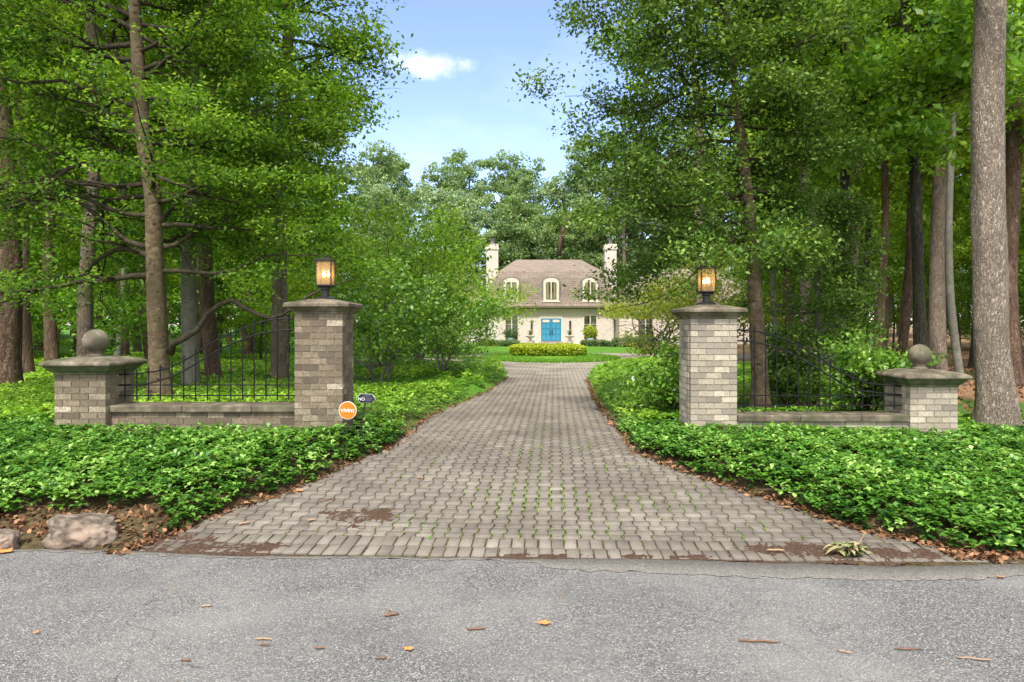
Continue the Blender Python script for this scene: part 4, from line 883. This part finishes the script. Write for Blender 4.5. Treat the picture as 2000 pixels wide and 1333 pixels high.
q = np.stack([rg.uniform(5, 22, 5000), rg.uniform(12, 26, 5000)], 1); litter('leaf_litter', np.column_stack([q, height(q[:, 0], q[:, 1])+.02]), .11, 6)
q = np.stack([rg.uniform(-20, -7, 2600), rg.uniform(11, 24, 2600)], 1); q = q[np.array([mnoise.noise(Vector((a_*.35, b_*.35, 9))) for a_, b_ in q]) < .1]; litter('leaf_litter', np.column_stack([q, height(q[:, 0], q[:, 1])+.02]), .1, 7)

# crumbs of bark, seed and leaf on the road and the paving
n = 900; x = rg.uniform(-4.5, 4.5, n); y = 2.4+rg.beta(3, 1.6, n)*4.4; k = (y < road_edge(x)-.02) | (inpoly(np.stack([x, y], 1), PAVE) & (rg.uniform(0, 1, n) < .35)); x, y = x[k], y[k]
litter('debris', np.column_stack([x, y, np.where(y < road_edge(x), 0, zd(y))+.007]), rg.uniform(.006, .018, len(x)), 15, up=3.)
# ------------------------------------------------------------------ trees near the gate
def near_tree(name, label, cat, trunk, d, rad, bark, lmat, limbs, seed, leaf, per, spread, nsub=5, lvl=2, up=.9, sub=.5, flat=.5, zmin=None, flare=1.5, rough=.05, limb_r=.05, rise=0., seg=20, extra=None, hexa=False, wander=.15, low=()):
    """trunk: pixel polyline at distance d; limbs: (count, z0, z1, Lfun, az weights)"""
    rg = np.random.default_rng(seed); root = empty(name, label=label, cat=cat)
    pts = [P(a, b, d) for a, b in trunk]; g = hz(pts[0].x, d); pts[0].z = g-.08
    trunk_mesh(pts, rad, bark, root, seg, seed, flare, rough)
    mb = MB(); anch = []; zs = [p.z for p in pts]
    for k in range(limbs[0]):
        t = (k+rg.uniform(0, 1))/limbs[0]; z = limbs[1]+(limbs[2]-limbs[1])*t; i = max(j for j in range(len(zs)-1) if zs[j] <= z) if z < zs[-1] else len(zs)-2
        f = min(1, (z-zs[i])/(zs[i+1]-zs[i])); p = pts[i].lerp(pts[i+1], f); rt = rad[i]+(rad[i+1]-rad[i])*f
        a = limbs[4](k, rg); Lk = limbs[3](t, a)*rg.uniform(.75, 1.12)
        d_ = Vector((math.cos(a), math.sin(a), rg.uniform(*limbs[5]))); grow(rg, p+d_*rt*.4, d_, Lk, min(rt*.5, limb_r*(.6+Lk/6)), lvl, mb, anch, rise, wander, nsub, 7, sub, flat)
    for z, a, Lk in low:
        i = max(j for j in range(len(zs)-1) if zs[j] <= z); f = min(1, (z-zs[i])/(zs[i+1]-zs[i])); p = pts[i].lerp(pts[i+1], f)
        grow(rg, p, Vector((math.cos(a), math.sin(a), .05)), Lk, .03, lvl, mb, anch, rise, .1, nsub, 7, sub, flat)
    mb.build('branch', B_twig if bark is not B_grey else B_grey, root, smooth=True)
    if extra: extra(root)
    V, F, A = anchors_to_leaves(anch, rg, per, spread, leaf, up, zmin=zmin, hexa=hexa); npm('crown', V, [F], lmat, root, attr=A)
    print(name, len(anch), len(F)); settle(root, (pts[0].x, pts[0].y, g)); return root
def bough(root):
    mb = MB(); d = 11.4; q = [(332, 690), (338, 672), (362, 660), (385, 645), (405, 615), (430, 595), (453, 586), (478, 602), (505, 615), (528, 622), (552, 615), (572, 602), (600, 580), (640, 560), (690, 545)]
    sm = [P(a, b, d-.05*i) for i, (a, b) in enumerate(q)]; mb.tube(sm, [.075, .06, .05, .046, .044, .042, .04, .036, .033, .03, .028, .024, .02, .014, .008], 10); mb.build('arched_bough', B_twig, root, smooth=True)
near_tree('spreading_tree', 'knobbly warm brown tree behind the iron fence with arched bough and wide level limbs', 'tree',
    [(318, 800), (312, 760), (308, 650), (302, 500), (297, 380), (285, 300), (277, 230), (270, 120), (262, 0), (257, -150), (250, -330)], 11.5,
    [.19, .175, .155, .142, .135, .125, .115, .105, .09, .07, .035], B_beech, L_beech,
    (50, 2.5, 9.0, lambda t, a: (3.6 if math.cos(a) > 0 else 4.6)*(1-.35*t), lambda k, rg: (0 if k % 2 else math.pi)+rg.normal(0, .5)+(.35 if k % 2 else -.35), (-.12, .3)), 7, .08, 15, (.15, .15, .075), 6, 2, 1.5, .52, .7, 1.9, 1.4, .07, .04, extra=bough, wander=.2)
near_tree('overhanging_maple', 'tree with blue green leaves reaching out into the sky gap above the orange sign pier', 'tree',
    [(545, 735), (546, 600), (548, 400), (556, 200), (566, 0), (575, -180)], 16, [.19, .17, .155, .14, .12, .07], B_tan, L_forest,
    (34, 4.6, 11.2, lambda t, a: (1.7+1.75*t) if math.cos(a) > 0 else 2.6, lambda k, rg: (0 if k % 3 else math.pi)+rg.normal(0, .6), (-.05, .35)), 17, .11, 8, (.22, .22, .12), 6, 2, 1.2, .52, .5, 3.6, 1.4, .05, .045, wander=.2)
near_tree('holly_tree', 'dark glossy holly tree rising behind the pale brick pier', 'tree',
    [(1487, 800), (1484, 740), (1476, 600), (1466, 450), (1455, 330), (1445, 250), (1432, 130), (1415, 0), (1402, -130), (1390, -260)], 11,
    [.15, .125, .11, .095, .085, .075, .06, .05, .035, .02], B_beech, L_holly,
    (52, 3.0, 8.4, lambda t, a: 3.0*(1-.2*t) if math.cos(a) < 0 else 1.7*(1-.3*t), lambda k, rg: (math.pi if k % 5 < 3 else 0)+rg.normal(0, .8), (-.3, .25)), 12, .072, 15, (.15, .15, .1), 6, 2, 1.3, .5, .5, 2.15, 1.4, .05, .03, wander=.2, low=[(3.35, 3.05, 2.0)])
near_tree('thick_tan_tree', 'thick straight tree with flaky tan bark beside the short pale pier', 'tree',
    [(1949, 850), (1947, 800), (1938, 690), (1934, 560), (1930, 400), (1929, 250), (1932, 100), (1935, -60), (1938, -300), (1940, -560)], 9.5,
    [.275, .245, .215, .205, .2, .197, .19, .18, .165, .13], B_flaky, L_forest,
    (14, 6.4, 9.3, lambda t, a: 2.6, lambda k, rg: rg.uniform(0, 6.28), (-.1, .6)), 21, .11, 9, (.2, .2, .12), 5, 2, .7, .5, .3, 4.6, 1.35, .05, .06, seg=40)
near_tree('young_oak', 'slim dark trunked oak with large lobed leaves, ahead of the thick tan trunk', 'tree',
    [(1800, 700), (1797, 660), (1794, 560), (1789, 400), (1783, 250), (1772, 100), (1763, 0), (1750, -150)], 13.5, [.13, .12, .105, .1, .09, .08, .07, .04], B_dark, L_maple,
    (20, 5.0, 8.6, lambda t, a: 2.0, lambda k, rg: rg.uniform(0, 6.28), (-.2, .35)), 23, .17, 8, (.2, .2, .12), 4, 2, .7, .5, .4, 3.6)
near_tree('dark_slim_tree', 'slim dark trunk crossing the holly crown on its outer side', 'tree',
    [(1662, 720), (1660, 600), (1654, 470), (1650, 330), (1653, 200), (1657, 60), (1655, -100), (1652, -200)], 14, [.12, .11, .1, .095, .09, .085, .07, .04], B_dark, L_forest,
    (16, 5.5, 9.8, lambda t, a: 2.4, lambda k, rg: rg.uniform(0, 6.28), (-.1, .4)), 25, .11, 12, (.22, .22, .12), 5, 2, .7, .5, .4, 4.2)
near_tree('small_holly', 'low drooping dark holly between the fence and the brown wood', 'tree',
    [(1600, 730), (1598, 600), (1592, 480), (1588, 380)], 13, [.07, .06, .05, .02], B_grey, L_holly,
    (34, 1.0, 4.4, lambda t, a: 1.35*(1-.3*t), lambda k, rg: rg.uniform(0, 6.28), (-.5, .2)), 27, .075, 10, (.13, .13, .1), 4, 2, .8, .5, .3, .6)
def shrub(name, label, px, py_base, d, w_, h_, mat, seed, n_stem=7, leaf=.09, per=16, cat='shrub', bark=B_twig, spread=.1, nsub=4, lean=.7, zlow=.25):
    rg = np.random.default_rng(seed); base = P(px, py_base, d); base.z = hz(base.x, d); root = empty(name, label=label, cat=cat); mb = MB(); an = []
    for k in range(n_stem):
        a = 6.28*k/n_stem+rg.normal(0, .4); r_ = w_*rg.uniform(.35, .75); dv = Vector((math.cos(a)*r_*lean, math.sin(a)*r_*lean, h_*.8))
        grow(rg, base+Vector((math.cos(a)*.05, math.sin(a)*.05, -.05)), dv, dv.length*1.05, (.010+.009*h_), 2, mb, an, 0, .2, nsub+1, 6, .5, .0)
    mb.build('stem', bark, root, smooth=True); V, F, A = anchors_to_leaves(an, rg, per, (spread, spread, spread*.7), leaf, 1.2, zmin=base.z+zlow); npm('foliage', V, [F], mat, root, attr=A)
    print(name, len(F)); settle(root, tuple(base)); return root
shrub('laurel_shrub', 'bright mountain laurel bush growing through the iron fence beside the short pale pier', 1690, 800, 10.3, .85, 1.5, L_laurel, 41, 7, .085, 10)
shrub('laurel_shrub', 'dark green bush against the driveway side of the tall pale pier', 1318, 790, 10.6, .42, 1.5, L_laurel, 42, 6, .08, 7)
shrub('laurel_shrub', 'leafy bush behind the iron fence next to the holly trunk', 1540, 780, 12.2, .7, 1.3, L_holly, 43, 6, .08, 10)
# small ornamental trees beside the drive
shrub('small_tree', 'small round green tree with spreading stems just past the brown gate pier', 745, 750, 15.5, 2.7, 3.2, L_laurel, 51, 5, .11, 11, 'tree', B_grey, .16, 5, zlow=.6)
shrub('dark_leaved_tree', 'dark leaved small tree on a forked trunk at the edge of the drive', 862, 738, 18, 1.5, 2.9, L_laurel, 52, 4, .10, 11, 'tree', B_grey, .17, 6, zlow=.6)
shrub('light_leaved_tree', 'taller airy light green tree between the two small ones and the chimney', 815, 720, 24, 2.8, 6.0, L_forest, 53, 8, .13, 7, 'tree', B_grey, .22, 5, .5, zlow=1.6)
shrub('light_leaved_tree', 'green tree rising behind the lantern of the brown gate pier', 745, 720, 21, 3.4, 5.9, L_forest, 54, 8, .13, 8, 'tree', B_grey, .22, 5, .6, zlow=1.7)
shrub('tall_green_tree', 'rounded green tree overlapping the end of the house roof', 850, 700, 36, 3.6, 7.2, L_forest2, 55, 9, .18, 9, 'tree', B_grey, .36, 5, .6)
shrub('yellow_leaved_tree', 'small yellow leaved tree before the right wing of the house', 1282, 690, 31, 3.2, 5.6, L_yellow, 56, 8, .15, 9, 'tree', B_grey, .26, 5, .5, zlow=1.9)
shrub('yellow_leaved_tree', 'broader olive yellow tree between the house wing and the pale pier', 1365, 690, 30, 2.8, 5.0, L_yellow, 57, 8, .15, 6, 'tree', B_grey, .24, 5, .6)
# named trunks
def trunk_tree(px, py, d, r, bark, H, label, lean=0, k=0, grp=None, name='forest_tree', zlo=5.5, cr=2.6):
    b = P(px, py, d); o = tall_tree(900+k, H, r, cr, zlo, 7500, .15 if d < 20 else .18, bark, L_forest if k % 2 else L_forest2, lean, .7, name=name, limbs=14)
    o.location = (b.x, b.y, hz(b.x, b.y)-.02); return tag(o, label, 'tree', grp)
TT = [(376, 770, 14, .165, B_grey, 18, 'smooth grey trunk just behind the warm knobbly tree'), (418, 735, 17, .19, B_red, 20, 'broad brown trunk behind the iron fence with arched bough'),
 (165, 710, 15.5, .17, B_tan, 20, 'ridged pale brown trunk behind the squat stone ball'), (12, 745, 14, .26, B_red, 20, 'thickest reddish trunk at the picture edge beyond the mossy short pier'),
 (58, 735, 17, .13, B_red, 18, 'narrow reddish trunk beside the thickest one beyond the mossy pier'), (103, 705, 22, .2, B_red, 20, 'brown trunk seen just outside the mossy short pier'),
 (228, 700, 24, .12, B_grey, 16, 'thin grey trunk to the inner side of the squat stone ball'),
 (1368, 700, 22, .2, B_tan, 21, 'tan trunk rising directly behind the lantern of the pale pier'), (1564, 690, 20, .17, B_tan, 19, 'pinkish tan trunk seen above the fence beside the laurel bush'),
 (1518, 690, 27, .12, B_grey, 18, 'slender grey trunk between the holly and the pinkish trunk'), (1712, 690, 20, .13, B_red, 19, 'slightly curved brown trunk over the laurel bush'),
 (1756, 690, 22, .16, B_red, 20, 'dark reddish trunk just short of the slim oak'), (1832, 695, 18, .22, B_tan, 21, 'stout tan trunk standing behind the stone ball of the pale short pier'),
 (1878, 700, 17, .1, B_grey, 18, 'thin smooth grey trunk between stout tan trunk and thick flaky trunk'), (1905, 690, 24, .2, B_dark, 20, 'dark trunk half hidden by the thick flaky trunk'),
 (1985, 690, 22, .19, B_red, 20, 'reddish trunk outside the thick flaky trunk'), (1682, 690, 25, .12, B_dark, 18, 'thin dark trunk beside the slim dark one')]
for k, (px, py, d, r, bk, H, lab) in enumerate(TT): trunk_tree(px, py, d, r, bk, H, lab, 0, k)
# dead broken trunk leaning behind the house
s = empty('dead_snag', label='leaning broken dead trunk among the trees above the house ridge', cat='dead tree'); mb = MB()
mb.tube([P(1092, 500, 70), P(1096, 460, 70), P(1106, 430, 70), P(1113, 408, 70)], [.22, .2, .16, .05], 8); mb.build('trunk', B_red, s, smooth=True)
mb = MB(); mb.tube([P(1100, 462, 69.8), P(1104, 455, 69.6), P(1106, 447, 69.4)], [.12, .06, .01], 5); mb.build('branch', B_tan, s); settle(s, tuple(P(1092, 500, 70)))

# ------------------------------------------------------------------ small things on the ground
def rock(name, px, py, w_, dpt, h_, seed, label):
    x, y = G(px, py); rg = np.random.default_rng(seed); V = []; F = []; nu, nv = 110, 60
    for j in range(nv+1):
        for i in range(nu):
            a = 2*math.pi*i/nu; b = math.pi*j/nv; p = Vector((math.sin(b)*math.cos(a), math.sin(b)*math.sin(a), math.cos(b)))
            n = mnoise.fractal(p*1.3+Vector((seed, 0, 0)), 1., 2.2, 5)*.30; rd = mnoise.ridged_multi_fractal(p*2.6+Vector((seed*3, 2, 0)), 1., 2.1, 6, 1., 2.)*.055; c_ = mnoise.cell(p*2.1+Vector((seed*2, 1, 0)))*.03-rd; q = p*(1+n+c_)
            q = Vector((max(-.93, min(.93, q.x)), q.y, min(q.z, .72+.18*q.x*(-1)))); V.append((q.x*w_*.56, q.y*dpt/2, q.z*h_*1.1))
    for j in range(nv):
        for i in range(nu): i2 = (i+1) % nu; F.append((j*nu+i, (j+1)*nu+i, (j+1)*nu+i2, j*nu+i2))
    mb = MB(); mb.add(V, F); o = mb.build(name, ROCK, None, smooth=True, label=label, cat='rock'); o.location = (x, y+dpt*.3, .05+float(zd(y))); return o
rock('boulder', 146, 1066, .56, .36, .19, 3, 'rough brown grey boulder at the road edge beneath the green bed')
rock('stone', -6, 1075, .22, .2, .1, 8, 'smaller stone cut off by the picture edge next to the boulder')
def gp(px, py, z=.006): x, y = G(px, py, z); return Vector((x, y, z+float(zd(y))))
def twig(px, py, wpx, ang, label, mat=TWIG, r=.0055, z=.008, fork=False):
    p = gp(px, py, z); L_ = wpx*p.y/FPX; rg = random.Random(px*7+py); a = R(ang); n = 6; pts = []
    for i in range(n+1): t = (i/n-.5)*L_; pts.append((t*math.cos(a)-rg.uniform(-.004, .004)*math.sin(a), t*math.sin(a)+rg.uniform(-.006, .006), rg.uniform(0, .004)))
    mb = MB(); mb.tube(pts, [r*.7]+[r]*(n-1)+[r*.5], 6)
    if fork: mb.tube([pts[2], (pts[2][0]-L_*.12, pts[2][1]+L_*.35, .012), (pts[2][0]-L_*.05, pts[2][1]+L_*.6, .004)], [r*.9, r, r*.7], 6)
    o = mb.build('twig', mat, None, smooth=True, label=label, cat='twig'); o.location = p; return o
for a in [(403, 1184, 20, 4, 'short reddish twig on the asphalt nearest the boulder', TWIGP), (515, 1249, 34, -8, 'curved pale twig lying just above a thinner one on the asphalt', TWIGP), (517, 1260, 20, 0, 'thin dark twig just below a curved pale one'),
          (625, 1266, 19, -5, 'small red brown twig in the middle of the left half of the road'), (363, 1290, 20, -3, 'short red twig low on the road near the frame bottom'), (745, 1286, 20, 6, 'stubby orange brown twig low on the road'),
          (765, 1201, 28, 18, 'forked brown twig on the road', TWIG, .008, .008, True), (930, 1229, 38, 4, 'straight brown twig pointing at the orange leaf'), (1482, 1253, 80, -4, 'longest thin reddish twig on the road'),
          (1773, 1268, 54, -1, 'thin black twig on the road below the weed heap', TWIG, .004), (1905, 1287, 66, -8, 'long straw coloured twig nearest the frame corner', TWIGP, .004), (1650, 1274, 24, -28, 'small slanting pale twig beside the long reddish one', TWIGP, .004),
          (1515, 1075, 34, -5, 'pink brown stick on the soil beside the weed heap', TWIGP, .008, .02), (478, 1022, 22, 38, 'chunky stick on the pavers between the soil patches', TWIGP, .009, .012), (635, 978, 40, 45, 'dark thin stick at the paver edge above the soil patch', TWIG, .005, .008), (610, 1016, 16, 30, 'little pale stick at the end of the soil patch', TWIGP, .008, .012)]: twig(*a)
def leaf(px, py, size, label, mat=ORLEAF, z=.008, rz=0., lobes=5):
    p = gp(px, py, z); rg = random.Random(px+py); pts = [(0, 0, .006)]; n = 20
    for i in range(n):
        a = 2*math.pi*i/n; r_ = size/2*(.62+.38*abs(math.cos(a*lobes/2)))*(1+.12*rg.uniform(-1, 1))*(1 if math.cos(a) < .5 else 1.1); pts.append((r_*math.cos(a), r_*math.sin(a)*.8, .004+.022*(r_/size)**2*rg.uniform(.2, 1.6)))
    mb = MB(); mb.add(pts, [(0, 1+i, 1+(i+1) % n) for i in range(n)]); mb.tube([(0, 0, .006), (-size*.5, .01, .004), (-size*.75, .02, .002)], .0015, 4)
    o = mb.build('fallen_leaf', mat, None, label=label, cat='fallen leaf'); o.location = p; o.rotation_euler = (0, 0, rz); sm = o.modifiers.new('s', 'SOLIDIFY'); sm.thickness = .0008; return o
for a in [(1063, 1218, .075, 'orange maple leaf alone in the middle of the road'), (798, 1269, .05, 'pale orange leaf low on the road'), (70, 1237, .035, 'tiny curled orange leaf on the road near the frame side'), (583, 959, .09, 'bright orange leaf on pavers beneath the left bed edge'),
          (1195, 829, .13, 'yellow orange leaf lying on pavers beside the right bed'), (1037, 881, .07, 'small rust leaf in the middle of the drive', BRLEAF), (820, 935, .06, 'small red brown leaf on the pavers', BRLEAF), (1955, 1128, .05, 'dark curled leaf on the worn road margin', BRLEAF),
          (8, 1078, .12, 'large yellow orange leaf at the frame side below the stone'), (700, 1045, .045, 'brown leaf between the two soil patches', BRLEAF), (1537, 992, .08, 'flat brown leaf near the right bed edge on pavers', BRLEAF), (1240, 872, .09, 'yellow leaf at the narrow edge of the right bed')]: leaf(*a)
# pulled weeds, wilting in a heap
rg = np.random.default_rng(77); s = empty('weed_heap', label='wilting pulled weeds heaped on the soil at the road edge', cat='weeds'); c0 = gp(1662, 1083, .015)
N = 42; V = []; A = []; F = []
for k in range(N):
    a = rg.uniform(0, 6.28); L_ = rg.uniform(.07, .14); e = rg.uniform(-.05, .7); p = Vector((rg.normal(0, .06), rg.normal(0, .04), rg.uniform(.01, .07))); d = Vector((math.cos(a)*math.cos(e), math.sin(a)*math.cos(e)*.8, math.sin(e))); sd = d.cross(Vector((0, 0, 1))).normalized(); w_ = L_*.2
    b = len(V); ts = (0, .3, .65, 1)
    for t in ts:
        q = p+d*L_*t-Vector((0, 0, .06*t*t)); q.z = max(q.z, .004); ww = w_*(.25, 1, .85, .1)[ts.index(t)]; V += [tuple(q-sd*ww+Vector((0, 0, ww*.5))), tuple(q), tuple(q+sd*ww+Vector((0, 0, ww*.5)))]
    for i in range(3):
        for j in range(2): F.append((b+i*3+j, b+i*3+j+1, b+i*3+j+4, b+i*3+j+3))
    A += [rg.uniform(0, 1)]*12
o = npm('leaves', np.array(V), [np.array(F)], leafmat('wilted_leaves', (.07, .13, .035), (.22, .25, .1), (.42, .33, .2), .6, .3, .2), s, attr=A)
mb = MB()
for k in range(5): a = rg.uniform(0, 6.28); mb.tube([(0, 0, .02), (.07*math.cos(a), .05*math.sin(a), .06), (.14*math.cos(a), .08*math.sin(a), .02 if k else .17)], [.006, .005, .002], 5)
mb.build('stem', TWIGP, s); s.location = c0
